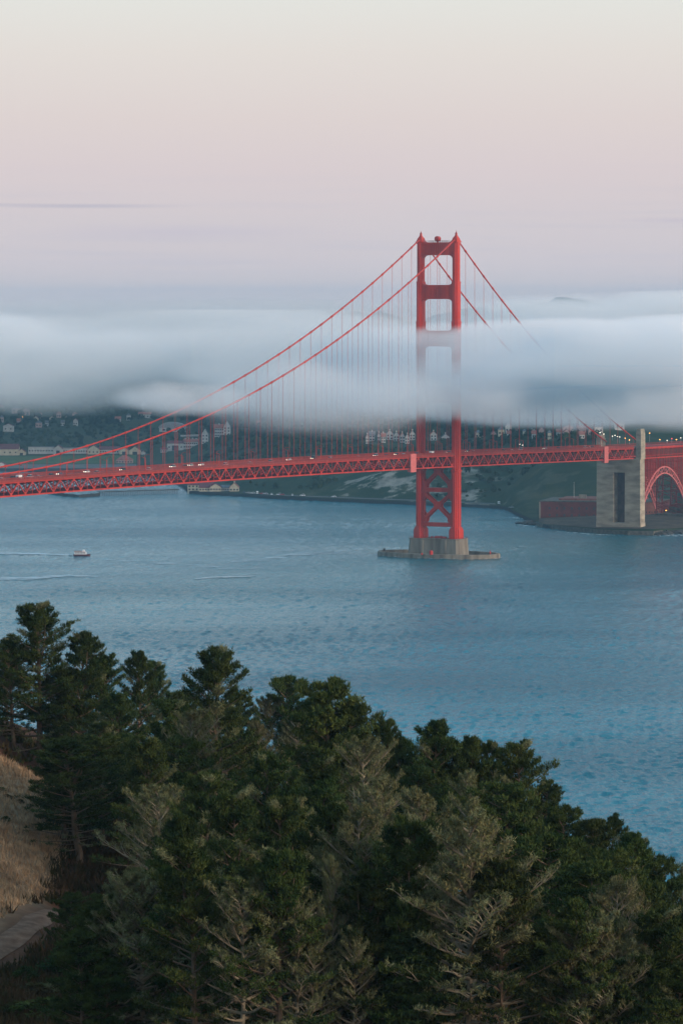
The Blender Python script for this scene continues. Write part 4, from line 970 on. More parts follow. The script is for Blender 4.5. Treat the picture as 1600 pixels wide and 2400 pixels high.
# ---------------------------------------------------------------- boat
bo = empty('tour_boat', (*sea(192, 1303.5), 0), R(-4)); tag(bo, 'small white tour boat with a dark red hull crossing the bay toward the right', 'boat')
b = MB(); out_ = [(-5.8,-1.6),(3.2,-1.8),(5.2,-1.0),(6.3,0),(5.2,1.0),(3.2,1.8),(-5.8,1.6)]
n = 7; b.add([(x*.94, y*.8, -.4) for x, y in out_]+[(x, y, 1.3+(.25 if x > 4 else 0)) for x, y in out_], [tuple(reversed(range(n))), tuple(range(n, 2*n))]+[(i, (i+1) % n, n+(i+1) % n, n+i) for i in range(n)]); b.build('hull', mat('dark_hull', (.08,.02,.025), .4), bo)
b = MB(); b.box(-5.0, 3.4, -1.35, 1.35, 1.35, 3.1, tx=.15, ty=.1); b.build('cabin', M['carwhite'], bo)
b = MB()
for k in range(7): b.box(-4.4+k*1.05, -3.7+k*1.05, -1.40, 1.40, 2.0, 2.7)
b.build('window', M['glass'], bo)
b = MB(); b.box(-5.3, 2.6, -1.5, 1.5, 3.1, 3.25); b.build('roof', M['carred'], bo)
b = MB(); b.box(.6, 2.4, -1, 1, 3.25, 4.6, tx=.2, ty=.1); b.build('wheelhouse', M['carwhite'], bo)
b = MB(); b.tube([(-.5,0,3.2),(-.5,0,6.2)], .06, 5); b.box(-5.0,.2,-1.45,-1.40,3.25,4.0); b.build('mast', M['steelgrey'], bo)

# ---------------------------------------------------------------- vehicles
def make_car(style):
    o_ = empty('parked_car'); PAINT = M[{'white':'carwhite','silver':'carsilver','black':'black','blue':'carblue','red':'carred'}[style[0]]]
    L_, Wd, H1, H2 = {'car':(4.5,1.8,.8,1.45),'suv':(4.8,1.95,.95,1.8),'van':(5.6,2.0,1.1,2.3),'bus':(11.5,2.5,1.2,3.2)}[style[1]]
    b = MB(); x0, x1, w = -L_/2, L_/2, Wd/2
    prof_ = [(x0,.3),(x1,.3),(x1,H1*.8),(x1-.15,H1)] + ([(x1-1.1,H1+.05),(x0+.1,H1+.05)] if style[1] in ('car','suv') else [(x0,H1)])
    b.prism(prof_, 'y', -w, w); b.build('body', PAINT, o_)
    b = MB(); f0, f1 = (x0+.35, x1-1.3) if style[1] in ('car','suv') else (x0+.05, x1-.5)
    b.prism([(f0,H1),(f1,H1),(f1-.55,H2),(f0+.3,H2)], 'y', -w+.12, w-.12); b.build('cabin', M['glass'], o_)
    b = MB(); b.box(f0+.3, f1-.6, -w+.1, w-.1, H2-.06, H2+.05)
    if style[1] in ('van','bus'): b.box(f0+.1, f1-1.2, -w+.03, w-.03, H1-.1, H2)
    b.build('roof', PAINT, o_)
    for sx_ in (-1, 1):
        for sy_ in (-1, 1):
            b = MB(); x = sx_*L_*.31; b.tube([(x, sy_*w-.12*sy_, .33), (x, sy_*w+.03*sy_, .33)], .33, 10); b.build('wheel', M['rubber'], o_)
    return o_
def lamps(o_, L_=4.5):
    for sy_ in (-1, 1):
        b = MB(); b.tube([(L_/2, sy_*.65, .68), (L_/2+.12, sy_*.65, .68)], .17, 8); b.build('headlight', M['headlight'], o_)
protos = {}
def car(style, lit, loc, rz, label, group):
    key = (style, lit)
    if key not in protos:
        o_ = make_car(style); 
        if lit: lamps(o_, {'car':4.5,'suv':4.8,'van':5.6,'bus':11.5}[style[1]])
        protos[key] = o_
    else:
        src = protos[key]; o_ = src.copy(); sc.collection.objects.link(o_)
        for ch in src.children: c = ch.copy(); sc.collection.objects.link(c); c.parent = o_
    o_.location = loc; o_.rotation_euler.z = rz
    o_.name = {'car':'car','suv':'car','van':'van','bus':'bus'}[style[1]]
    return tag(o_, label, {'car':'car','suv':'car','van':'van','bus':'bus'}[style[1]], group)
# on the deck: photo column of each, lane (west lanes lead away from the camera, east lanes toward it)
dk = [(5,'white','car',6.4),(32,'black','suv',2.9),(47,'white','van',6.2),(72,'white','suv',3),(91,'silver','car',6.4),(122,'black','suv',3),(140,'blue','car',-3.2),(204,'white','car',-6.4),(228,'silver','car',3),(288,'black','suv',-3.2),(350,'white','car',3),
      (405,'silver','suv',-3.2),(434,'black','suv',3),(447,'silver','car',-6.4),(472,'white','car',-3.2),(529,'white','car',3),(586,'silver','car',6.4),(635,'silver','suv',3),(677,'white','car',-3.2),(735,'black','van',-6.4),(775,'white','car',3),
      (840,'silver','car',6.4),(880,'silver','suv',-3.2),(905,'blue','car',3),(928,'black','car',-6.4),(946,'white','car',3),(978,'blue','suv',3),(1012,'white','van',6.4),(1051,'silver','car',-3.2),(1096,'black','suv',-6.4),(1110,'silver','car',3),(1140,'blue','car',6.4),
      (1180,'silver','suv',3),(1199,'white','car',6.4),(1220,'white','suv',-3.2),(1240,'black','car',3),(1276,'silver','car',-6.4),(1308,'blue','suv',3),(1340,'red','car',6.4),(1371,'white','suv',3),(1386,'black','car',-3.2)]
col_n = {'white':'white','silver':'silver grey','black':'black','blue':'dark blue','red':'red'}; typ_n = {'car':'car','suv':'tall car','van':'van','bus':'bus'}
left = [q[0] for q in dk if q[0] < 960]; right = [q[0] for q in dk if q[0] > 1060]
for px, c, ty_, lane in dk:
    t_ = (px-800)/F; x, y = 0, 0
    # solve s on the lane line: X/Y = t_
    sb, cb = math.sin(BETA), math.cos(BETA)
    s = (TX+lane*cb-t_*(TY-lane*sb))/(sb-t_*cb)
    z = (chord(s))+1.01
    to_cam = lane < 0
    if px < 960: lab = f"{col_n[c]} {typ_n[ty_]} on the bridge deck, {ordn[left[::-1].index(px)]} vehicle left of the tower"
    elif px > 1060: lab = f"{col_n[c]} {typ_n[ty_]} on the bridge deck, {ordn[right.index(px)]} vehicle right of the tower"
    else: lab = f"{col_n[c]} {typ_n[ty_]} on the bridge deck, " + {978:'half hidden by the left tower leg',1012:'midway between the two tower legs',1051:'beside the right tower leg'}[px]
    if to_cam: lab += ', headlights lit'
    car((c, ty_), to_cam, bw(s, lane, z), BRZ if to_cam else BRZ+math.pi, lab, 'vehicles crossing the bridge')
# parked along the shore road below the bluff and by the waterfront
pk = [(572,'blue','car'),(582,'silver','car'),(592,'white','car'),(603,'white','van'),(613,'red','car'),(622,'silver','suv'),(637,'white','car'),(654,'white','suv'),(661,'red','car'),(685,'white','car'),(709,'white','suv'),(782,'white','car'),(1168,'white','van'),(1197,'silver','car')]
for i, (px, c, ty_) in enumerate(pk):
    d = float(prof(px)[1][0])+8; X = (px-800)/F*d; z = far_z(X, d)+.45
    lab = f"{col_n[c]} {typ_n[ty_]} parked on the shore road, {ordn[i]} along it from the waterfront buildings"
    car((c, ty_), False, (X, d, z), R(175 if i % 3 else 92), lab, 'cars parked on the far shore road')
# cars in the lot by the lawn
# ---------------------------------------------------------------- toll plaza on the plateau at right
def lamp(px, py, m, label, d=None, r=.55, h=8, group='lamps lit on the far plateau', name='street_lamp'):
    d = d or ray_ground(px, py)*.985; x, y, z = P(px, py, d); g_ = min(far_z(x, y), z-3); o_ = empty(name, (x, y, g_)); tag(o_, label, 'lamp', group)
    b = MB(); b.tube([(0,.6,-1),(0,.6,z-g_)], .14, 5); b.bar((0,.6,z-g_), (0,-.2,z-g_+.3), .12, .12); b.build('pole', M['steelgrey'], o_)
    b = MB(); b.tube([(0,0,z-g_-.3),(0,0,z-g_-.05),(0,0,z-g_+.2)], [r*.6, r, r*.3], 8); b.build('lamp_head', M[m], o_)
gt = empty('toll_plaza', (*P(1570, 1026, 3640)[:2], 61)); tag(gt, 'low toll plaza canopy with a row of green lane signals at the right edge', 'toll plaza')
gz0 = P(1570, 1017, 3640)[2]-61
b = MB(); b.box(-18, 40, -4, 6, gz0+.3, gz0+1.6); b.build('canopy_roof', M['steelgrey'], gt)
for k in range(9): b = MB(); b.box(-17+k*7, -16.4+k*7, 0, .6, -4, gz0+.3); b.build('canopy_column', M['steelgrey'], gt)
for k in range(8):
    b = MB(); b.box(-14.4+k*6.2, -13.5+k*6.2, -4.5, -4.05, gz0-.9, gz0-.15); b.build('lane_signal', M['lamp_g' if k != 4 else 'lamp_r'], gt)
    b = MB(); b.box(-14.9+k*6.2, -13.0+k*6.2, -4.5, -4.05, gz0+1.9, gz0+2.6); b.build('lane_sign', M['lamp_a'], gt)
b = MB(); b.tube([(-13.2,-4.6,gz0+4.6),(-13.2,-4.2,gz0+4.6)], 1.5, 16); b.build('clock_face', mat('rose_clock', (.8,.35,.35), .6, emit=(1,.35,.35), es=.5), gt)
b = MB(); b.box(-1, 5, -4.4, -4.1, gz0+4.4, gz0+5.4); b.build('message_board', M['lamp_a'], gt)
LM = [(1405,1014,'lamp_w','white lamp left of the far pylon shaft, upper left of a pair'),(1414,1017,'lamp_w','white lamp touching the far pylon shaft'),(1434,1022,'lamp_w','white lamp, first of the cluster between the pylon shafts'),(1440,1020,'lamp_w','white lamp, second of the cluster between the pylon shafts'),
      (1446,1023,'lamp_w','white lamp, third of the cluster between the pylon shafts'),(1451,1024,'lamp_w','white lamp, fourth of the cluster between the pylon shafts'),(1464,1027,'lamp_a','amber lamp left of the near pylon shaft'),(1474,1031,'lamp_a','lower amber lamp left of the near pylon shaft'),
      (1521,1015,'lamp_a','amber lamp just right of the near pylon shaft'),(1545,1030,'lamp_a','amber lamp under the toll signals, left one'),(1562,1032,'lamp_w','white lamp under the toll signals, middle one'),(1573,1028,'lamp_r','red lamp under the toll signals'),(1584,1030,'lamp_a','amber lamp under the toll signals, right one'),(1594,1026,'lamp_w','white lamp at the right edge under the toll signals'),
      (1217,1041,'lamp_w','white lamp on the plateau, left of a pair right of the tower'),(1224,1043,'lamp_w','white lamp on the plateau, right of a pair right of the tower'),(54,977,'lamp_a','amber lamp glowing on the rose block at upper left')]
for px, py, m_, lab in LM: lamp(px, py, m_, lab, r=.42)
for px, py, lab in ((1560,1196,'amber work lamp under the arch, left of two'),(1588,1198,'brighter amber work lamp under the arch, right of two')): lamp(px, py, 'lamp_a', lab, d=3120, r=.6, name='work_lamp', group='work lamps under the arch')

# ---------------------------------------------------------------- far wood: thousands of crowns that read as one mass
rg = np.random.default_rng(5)
def blob_templates(n=6, nt=46):
    out_ = []
    for _ in range(n):
        th = rg.uniform(0, 2*np.pi, nt); cz = rg.uniform(-.35, 1, nt); rr = rg.uniform(.55, 1.0, nt); s = np.sqrt(1-np.clip(cz,-1,1)**2)
        c = np.stack([s*np.cos(th)*rr, s*np.sin(th)*rr, cz*rr*.9+.35], 1); nrm = c-np.array([0,0,.2]); nrm /= np.linalg.norm(nrm, axis=1)[:,None]
        a = np.cross(nrm, rg.normal(size=(nt,3))); a /= np.linalg.norm(a, axis=1)[:,None]; b_ = np.cross(nrm, a)
        sz = rg.uniform(.30, .52, nt)[:,None]; tl = nrm*rg.uniform(-.12,.12,nt)[:,None]
        tri = np.stack([c+a*sz, c-a*sz*.5+b_*sz*.85+tl, c-a*sz*.5-b_*sz*.85-tl], 1); out_.append(tri.reshape(-1, 3))
    return out_
TB = blob_templates(); NT = 46
cen = []; 
tries = 0
excl = [(-60,345,4390,4490),(-60,345,4080,4400),(370,470,4400,4490),(470,570,4380,4470),(425,565,3540,3660),(1400,1620,3340,3660)]
while len(cen) < 9500 and tries < 60000:
    tries += 1
    px = rg.uniform(-350, 2000); d = 3380+ (6100-3380)*rg.random()**1.25
    if px < 1000 and d < 3500: continue
    X = (px-800)/F*d; z = far_z(X, d)
    if z < 6.5 and rg.random() > .05: continue
    if z < 2.6: continue
    if any(a < px < b_ and c < d < e for a, b_, c, e in excl): continue
    p = prof(px)
    if 790 < px < 985 and d < p[4][0]-10 and rg.random() < .8: continue
    if 1000 < px < 1700 and d < p[4][0] and rg.random() < .15: continue
    if 850 < px < 1060 and 3700 < d < 3850 : continue
    if 560 < px < 800 and d < p[3][0]+15 and rg.random() < .25: continue
    steep = d < p[4][0]
    cen.append((X, d, z, (rg.uniform(3.0, 5.5) if not steep else rg.uniform(1.6, 3.4)), rg.uniform(.8, 1.5), rg.integers(6), rg.uniform(0, 6.28)))
V = []
for X, d, z, s, hh, k, a in cen:
    t = TB[k]; ca, sa = math.cos(a), math.sin(a)
    V.append(np.stack([X+s*(t[:,0]*ca-t[:,1]*sa), d+s*(t[:,0]*sa+t[:,1]*ca), z+s*hh*(t[:,2]+.15)], 1))
V = np.concatenate(V); T = np.arange(len(V)).reshape(-1, 3)
tag(npmesh('far_wood', V, T, M['farleaf']), kind='stuff')
# ================================================================= THE NEAR TREES
class TreeGeo:
    def __init__(s, seed):
        s.r = np.random.default_rng(seed); s.rr = random.Random(seed); s.wood = MB(); s.tri = []; s.mi = []
    def tufts(s, C, rad, per, ln, wd, up=.35, mi=0, flat=.6):
        """small needle faces scattered round each centre"""
        C = np.asarray(C, float); n = len(C)
        if n == 0: return
        rad = np.broadcast_to(np.asarray(rad, float), (n,))
        k = n*per; c = np.repeat(C, per, 0); rd = np.repeat(rad, per)
        d = s.r.normal(size=(k, 3)); d /= np.linalg.norm(d, axis=1)[:,None]; q = rd[:,None]*(s.r.random((k,1))**.45)
        off = d*q; off[:,2] *= flat
        ax = d*.8+s.r.normal(size=(k,3))*.45; ax[:,2] += up; ax /= np.linalg.norm(ax, axis=1)[:,None]
        sd = np.cross(ax, s.r.normal(size=(k,3))); sd /= np.linalg.norm(sd, axis=1)[:,None]
        L_ = (ln*s.r.uniform(.6, 1.3, (k,1))); W_2 = wd*s.r.uniform(.6, 1.3, (k,1))
        p = c+off
        s.tri.append(np.stack([p-ax*L_*.3-sd*W_2, p-ax*L_*.3+sd*W_2, p+ax*L_*.7], 1).reshape(-1, 3)); s.mi.append(np.full(k, mi))

def make_tree(seed, kind, h):
    g = TreeGeo(seed); rr = g.rr
    lichen = kind == 'lichen'; cyp = kind == 'cypress'; snag = kind == 'snag'
    nseg = 9; lean = (rr.uniform(-.05,.05), rr.uniform(-.05,.05))
    bend = [(0,0)]
    for i in range(nseg): bend.append((bend[-1][0]+lean[0]*h/nseg+rr.uniform(-.1,.1), bend[-1][1]+lean[1]*h/nseg+rr.uniform(-.1,.1)))
    tp = [Vector((bend[i][0], bend[i][1], -1.2 if i == 0 else h*i/nseg*.985)) for i in range(nseg+1)]
    r0 = .021*h if not snag else .016*h
    g.wood.tube(tp, [r0*(1-.93*(i/nseg)**.9)+.015 for i in range(nseg+1)], 7)
    def trunk_at(z):
        t = max(0, min(nseg-1e-3, z/(h*.985)*nseg)); i = int(t); a = tp[i].copy(); a.z = max(a.z, 0); return a.lerp(tp[i+1], t-i)
    shape = {'pine': lambda t: (1-t)**.55*(.7+.42*min(1, t*4))+.10, 'round': lambda t: (1-t)**.45*(.75+.4*min(1, t*3))*.88+.08,
             'lichen': lambda t: (1-t)**.5*(.62+.45*min(1, t*3))+.10, 'cypress': lambda t: (1-t)**.8*.95+.05, 'snag': lambda t: .35*(1-t)+.1}[kind if kind != 'flat' else 'round']
    zb = {'pine':.13,'round':.18,'lichen':.20,'cypress':.06,'snag':.35,'flat':.3}[kind]
    nb = {'pine':76,'round':64,'lichen':58,'cypress':90,'snag':16,'flat':50}[kind]
    spread = {'pine':.29,'round':.34,'lichen':.34,'cypress':.23,'snag':.2,'flat':.36}[kind]*h
    lob = [rr.uniform(0, 6.28) for _ in range(4)]; lz = [rr.uniform(.2, .95) for _ in range(4)]
    gapa = rr.uniform(0, 6.28)
    Cg, Cp, Cr = [], [], []; tipsg, tipsp = [], []
    # tops: one or two extra leaders for the ragged skyline
    leaders = [(0, 0, 1.0)] + ([(rr.uniform(-.09,.09), rr.uniform(-.09,.09), rr.uniform(.86,.95)) for _ in range(rr.choice([1,2]))] if kind in ('pine','round','flat') else [])
    for li, (lx, ly, lt) in enumerate(leaders[1:]):
        a = trunk_at(h*.62); b = Vector((a.x+lx*h, a.y+ly*h, h*lt)); g.wood.tube([a, a.lerp(b, .5)+Vector((lx*h*.25, ly*h*.25, 0)), b], [.09, .06, .02], 5)
        for k in range(9):
            u = .25+.75*k/8; q = a.lerp(b, u)+Vector((lx*h*.2*(1-u), ly*h*.2*(1-u), 0)); rad = .75*(1-u)+.28
            for j in range(4):
                an = rr.uniform(0, 6.28); tipsg.append(q+Vector((math.cos(an)*rad*1.2, math.sin(an)*rad*1.2, rr.uniform(-.1,.3))))
    for i in range(nb):
        t = (i+rr.random())/nb; t = t**.92; z = h*(zb+(1-zb)*.985*t)
        az = i*2.39996+rr.uniform(-.5,.5)
        amp = 1.0
        for l, zz in zip(lob, lz):
            dd = abs((az-l+math.pi) % (2*math.pi)-math.pi); amp += .38*math.exp(-(dd/.55)**2-((t-zz)/.12)**2)
        Ln = spread*shape(t)*rr.uniform(.62, 1.12)*min(amp, 1.28 if t > .5 else 1.5)
        if not cyp and rr.random() < .10: Ln *= .5
        if t < .16 and kind in ('pine','lichen') and rr.random() < .5: Ln *= .75
        o = trunk_at(z); up0 = {'pine':.18+.55*t,'round':.35,'flat':.35,'lichen':.10+.6*t,'cypress':.35,'snag':.3}[kind]+rr.uniform(-.12,.12); n = 5
        if t < .25 and kind in ('pine','lichen'): up0 -= .18
        d = Vector((math.cos(az), math.sin(az), up0)).normalized(); pts = [o]; side = Vector((-d.y, d.x, 0))*rr.uniform(-.25,.25)
        for k in range(n):
            dd = d+side*(k/n)+Vector((0,0,(.10 if not cyp else -.12)*(k-1.2)*.55)); pts.append(pts[-1]+dd.normalized()*Ln/n)
        rb = (.008*h*(1-.55*t)+.012)*(.75 if not lichen else 1.15)
        g.wood.tube(pts, [rb*(1-.85*k/n) for k in range(n+1)], 5 if lichen else 4)
        pale_branch = (kind in ('pine','flat') and rr.random() < .07)
        bare = t < .42 and (lichen or (kind == 'pine' and t < .16))
        ns = {'pine':8,'round':8,'flat':8,'lichen':11,'cypress':9,'snag':3}[kind]
        if bare and lichen: ns = 6
        if bare and not lichen: ns = 3
        for k in range(ns):
            u = (.28 if not lichen else .22)+(.72 if not lichen else .78)*(k+rr.random()*.6)/ns; u = min(.999, u); f = u*n; j = int(f); q = pts[j].lerp(pts[min(n, j+1)], f-j)
            sl = Ln*(.34-.20*u)*rr.uniform(.7, 1.25)+.18; s_ = 1 if k % 2 else -1
            tw = (Vector((-d.y, d.x, 0))*s_*rr.uniform(.5,1)+d*.75+Vector((0,0,rr.uniform(.05,.5) if not cyp else rr.uniform(-.45,-.05)))).normalized(); e = q+tw*sl
            if lichen or snag or rr.random() < .35: g.wood.tube([q, q.lerp(e,.5)+Vector((0,0,.04)), e], [rb*.34+.006, rb*.24+.004, .006], 3)
            if lichen:
                if bare and u < .6: continue
                for w_ in range(3):
                    u2 = rr.uniform(.3, .95); q2 = q.lerp(e, u2); tw2 = (tw+Vector((rr.uniform(-.9,.9), rr.uniform(-.9,.9), rr.uniform(.1,.9)))).normalized(); e2 = q2+tw2*sl*rr.uniform(.3,.55)
                    g.wood.tube([q2, e2], [.012, .005], 3); tipsp.append(e2); tipsp.append(q2.lerp(e2, .5))
                tipsp.append(e); 
                if rr.random() < .22: Cg.append(e)
            elif snag or bare: tipsp.append(e)
            else:
                (tipsp if pale_branch else tipsg).append(e); (tipsp if pale_branch else tipsg).append(q.lerp(e, .55))
        tip = pts[-1]
        (tipsp if (lichen or pale_branch) else tipsg).append(tip)
    for k in range(6 if kind != 'snag' else 0):
        q = trunk_at(h*(.92+.015*k)); (tipsp if lichen else tipsg).append(q+Vector((rr.uniform(-.2,.2), rr.uniform(-.2,.2), 0)))
    if kind in ('pine','round','flat'):
        g.tufts(tipsg, g.r.uniform(.20, .44, len(tipsg)), 24, .27, .044, .8, 0)
        g.tufts(tipsp, .32, 22, .26, .03, .3, 1)
    elif cyp: g.tufts(tipsg, g.r.uniform(.22, .42, len(tipsg)), 16, .36, .06, -.1, 0, .35)
    elif lichen:
        g.tufts(tipsp, g.r.uniform(.10, .24, len(tipsp)), 6, .22, .024, .3, 1, .8); g.tufts(Cg, .34, 22, .3, .05, .4, 2)
    else: g.tufts(tipsp, .16, 8, .2, .02, .2, 1)
    V = np.concatenate(g.tri); mi = np.concatenate(g.mi)
    T = np.arange(len(V)).reshape(-1, 3)
    tw_ = bpy.data.meshes.new('trunk'); tw_.from_pydata(g.wood.v, [], g.wood.f); tw_.materials.append(M['palebark'] if (lichen or snag) else M['bark']); tw_.update()
    co = npmesh('crown', V, T, [M['pine2'] if cyp else M['pine'], M['lichen'], M['oldneedle']], mi=mi); cm = co.data; bpy.data.objects.remove(co)
    return (tw_, cm, h)
PROTO = {'pine':[make_tree(11+i, 'pine', 15) for i in range(5)], 'round':[make_tree(31+i, 'round', 12) for i in range(3)], 'lichen':[make_tree(51+i, 'lichen', 14) for i in range(5)],
         'cypress':[make_tree(71+i, 'cypress', 12) for i in range(2)], 'snag':[make_tree(81, 'snag', 9)]}
# the leafy olive shrub
def bush_mesh(seed, m, rad=1.0, nt=1500):
    g = TreeGeo(seed); C = []
    for i in range(60):
        a = g.rr.uniform(0, 6.28); e = g.rr.random(); s_ = math.sqrt(1-e*e); C.append((math.cos(a)*s_*rad, math.sin(a)*s_*rad, .25+e*rad*1.2))
    g.tufts(C, .26*rad, nt//60, .17*rad, .055*rad, .3, 0, .9); V = np.concatenate(g.tri)
    co = npmesh('leaves', V, np.arange(len(V)).reshape(-1, 3), m); cm = co.data; bpy.data.objects.remove(co); return cm
bushm = [bush_mesh(1, M['olive']), bush_mesh(2, M['scrub']), bush_mesh(3, M['pine'])]
stemm = MB(); 
for k in range(5): a = k*1.26; stemm.tube([(0,0,-.3),(math.cos(a)*.3,math.sin(a)*.3,.5),(math.cos(a)*.6,math.sin(a)*.6,1.0)], [.06,.04,.015], 5)
_so = stemm.build('stems', M['bark']); stem_me = _so.data; bpy.data.objects.remove(_so)

names = {'pine':'pine_tree','round':'pine_tree','lichen':'lichen_covered_pine','cypress':'cypress_tree','snag':'dead_tree'}
cats = {'pine':'pine tree','round':'pine tree','lichen':'pine tree','cypress':'cypress tree','snag':'dead tree'}
count = {k: 0 for k in PROTO}
def place(px, ytop, kind, h, wide=1.0, d=None, dmin=205):
    """stand a tree on the slope so that its tip shows at (px, ytop) in the photo's frame"""
    best = None
    if d is None:
        for dd in np.arange(436, dmin, -1.5):
            X = (px-800)/F*dd; zt = CH-(ytop-HZ)/F*dd; hh = zt-float(near_z(X, dd)[0])
            if best is None or abs(hh-h) < best[0]: best = (abs(hh-h), dd, hh)
            if hh >= h and False: break
        d = best[1]
    X = (px-800)/F*d; zg = float(near_z(X, d)[0]); hh = CH-(ytop-HZ)/F*d-zg
    hh = max(h*.7, min(h*1.45, hh))
    ps = PROTO[kind]; tw_, cm, h0 = ps[count[kind] % len(ps)]; count[kind] += 1
    o_ = empty(names[kind], (X, d, zg-.1), rz=count[kind]*2.1+px*.01); sxy = hh/h0*wide*(.72 if kind == 'lichen' else .92); o_.scale = (sxy, sxy, hh/h0*1.02)
    link('trunk', tw_, o_); link('crown', cm, o_)
    return o_
D_ = 1.0204
# rows from the skyline down to the foot of the photo: (column, tip row, kind, height, width)
ROWS = {
 'on the skyline':[(-60,1500,'pine',15,1.1),(15,1492,'pine',15,1),(95,1386,'pine',19,1.15),(176,1452,'pine',18,1.0),(222,1500,'pine',15,.9),(318,1494,'pine',16,.8),(360,1516,'pine',14,.8),(432,1580,'round',13,1),(488,1496,'pine',18,.95),(545,1592,'round',13,.9),
    (612,1600,'lichen',13,.8),(655,1554,'round',16,.85),(705,1600,'round',13,.8),(768,1568,'round',16,.95),(815,1625,'round',14,.8),(876,1652,'pine',12,.7),(935,1692,'round',12,.8),(985,1652,'pine',15,.95),(1040,1705,'round',13,.8),(1082,1692,'pine',14,.9),(1128,1706,'pine',13,.6),(1190,1708,'pine',15,.95),
    (1245,1792,'pine',12,.9),(1290,1850,'round',11,.9),(1345,1880,'round',11,.9),(1398,1872,'pine',12,.8),(1448,1914,'pine',13,.75),(1478,1922,'pine',12,.7),(1512,1965,'round',11,.9),(1560,1990,'lichen',11,.8),(1620,2010,'pine',12,1),(1690,2040,'round',12,1)],
 'just below the skyline row':[(-20,1570,'pine',14,1),(35,1560,'pine',15,1.1),(125,1545,'round',15,1),(270,1590,'pine',14,1.1),(405,1610,'pine',14,1),(520,1620,'pine',14,1),(585,1660,'lichen',13,.9),(690,1650,'lichen',14,1.0),(740,1680,'lichen',13,.9),(835,1700,'lichen',14,1),(900,1735,'lichen',14,.9),(955,1760,'round',12,1),
    (1005,1705,'lichen',14,.8),(1075,1780,'lichen',13,.9),(1150,1800,'round',13,1),(1215,1850,'round',12,1),(1275,1910,'round',12,1),(1330,1935,'pine',12,1),(1400,1955,'round',12,1),(1500,2030,'round',12,1),(1580,2070,'pine',12,1)],
 'in the upper wood':[(560,1690,'pine',14,1),(745,1750,'pine',13,.9),(855,1760,'pine',13,.9),(975,1770,'pine',13,.9),(1055,1830,'round',12,1),(410,1700,'round',13,1),(230,1660,'pine',15,1),(165,1590,'pine',17,1.1),(285,1690,'pine',14,1.05),(350,1700,'pine',14,1),(455,1640,'lichen',15,1),(520,1700,'pine',15,1),(600,1740,'pine',15,1),(655,1760,'snag',11,1),(700,1765,'round',13,1),(790,1720,'lichen',15,1),(885,1800,'lichen',14,1),(950,1830,'lichen',14,1),
    (1020,1800,'pine',13,1),(1090,1860,'lichen',15,.9),(1140,1860,'round',13,1.05),(1200,1900,'pine',13,1),(1250,1930,'round',13,1.05),(1330,1990,'round',12,1.1),(1425,2030,'lichen',13,.9),(1530,2100,'pine',12,1.1)],
 'in the middle wood':[(415,1880,'pine',13,1),(580,1900,'round',12,1),(720,1800,'pine',13,.9),(885,1960,'pine',13,.9),(188,1740,'pine',14,1.75,309),(150,1810,'round',12,1.3,313),(238,1795,'round',13,1.3,316),(150,1890,'pine',9,1.2,318),(365,1815,'lichen',13,1.15),(470,1790,'pine',15,1),(540,1830,'pine',15,1),(625,1850,'pine',15,1),(690,1850,'lichen',13,.9),(760,1860,'pine',15,1),(840,1880,'lichen',15,1),(930,1900,'pine',15,1),(1160,1985,'pine',14,1.1),(1320,2070,'pine',13,1),(1420,2130,'lichen',13,1),(1520,2180,'pine',13,1.1)],
 'in the lower wood':[(300,2015,'lichen',12,1.0),(390,1960,'round',14,1.1),(450,1940,'pine',14,1),(560,2030,'lichen',15,1.1),(640,1970,'pine',15,1),(695,2050,'lichen',13,.9),(757,1990,'lichen',13,.5),(840,2010,'pine',15,1.05),(925,2030,'cypress',15,1.0),(1082,1895,'lichen',19,1.25),(1350,2100,'lichen',15,1.15),(1475,2180,'cypress',13,1),(1550,2230,'pine',13,1.1)],
 'at the photo bottom':[(330,2080,'lichen',16,1.2),(810,2190,'lichen',13,.9),(950,2090,'cypress',15,1.0),(1300,2190,'lichen',14,1.1),(1420,2230,'pine',13,1),(1500,2260,'pine',13,1.1),(700,2290,'lichen',12,1),(960,2330,'cypress',11,1),(1480,2350,'lichen',11,1),(250,2330,'round',9,1),(185,2140,'round',8,1.1),(170,2050,'round',6,1.1),(235,2060,'pine',11,1.1)],
}
kindtxt = {'pine':'dark green pine','round':'bushy dark green pine','lichen':'pale lichen-covered pine','cypress':'dark drooping cypress','snag':'bare dead pine'}
kgroup = {'pine':'dark green pines on the headland','round':'bushy dark pines on the headland','lichen':'pale lichen-covered pines on the headland','cypress':'drooping cypresses on the headland','snag':'dead trees on the headland'}
for rname, lst in ROWS.items():
    lst = sorted(lst); per = {}
    tot = {}
    for q in lst: tot[q[2]] = tot.get(q[2], 0)+1
    for px, yt, kind, h, wd, *dd_ in lst:
        i = per.get(kind, 0); per[kind] = i+1
        o_ = place(px*D_, yt*D_+(13 if 'skyline' in rname else 6), kind, h, wd, d=dd_[0] if dd_ else None, dmin=(372 if px < 190 and yt < 1700 else 356 if px < 300 and yt < 1700 else 318 if yt == 1735 else 205))
        nb_ = tot[kind]
        if nb_ == 1: lab = f"the only {kindtxt[kind]} {rname}"
        else: lab = f"{kindtxt[kind]} {rname}, {ordn[i]} such from the left"
        tag(o_, lab, cats[kind], kgroup[kind])
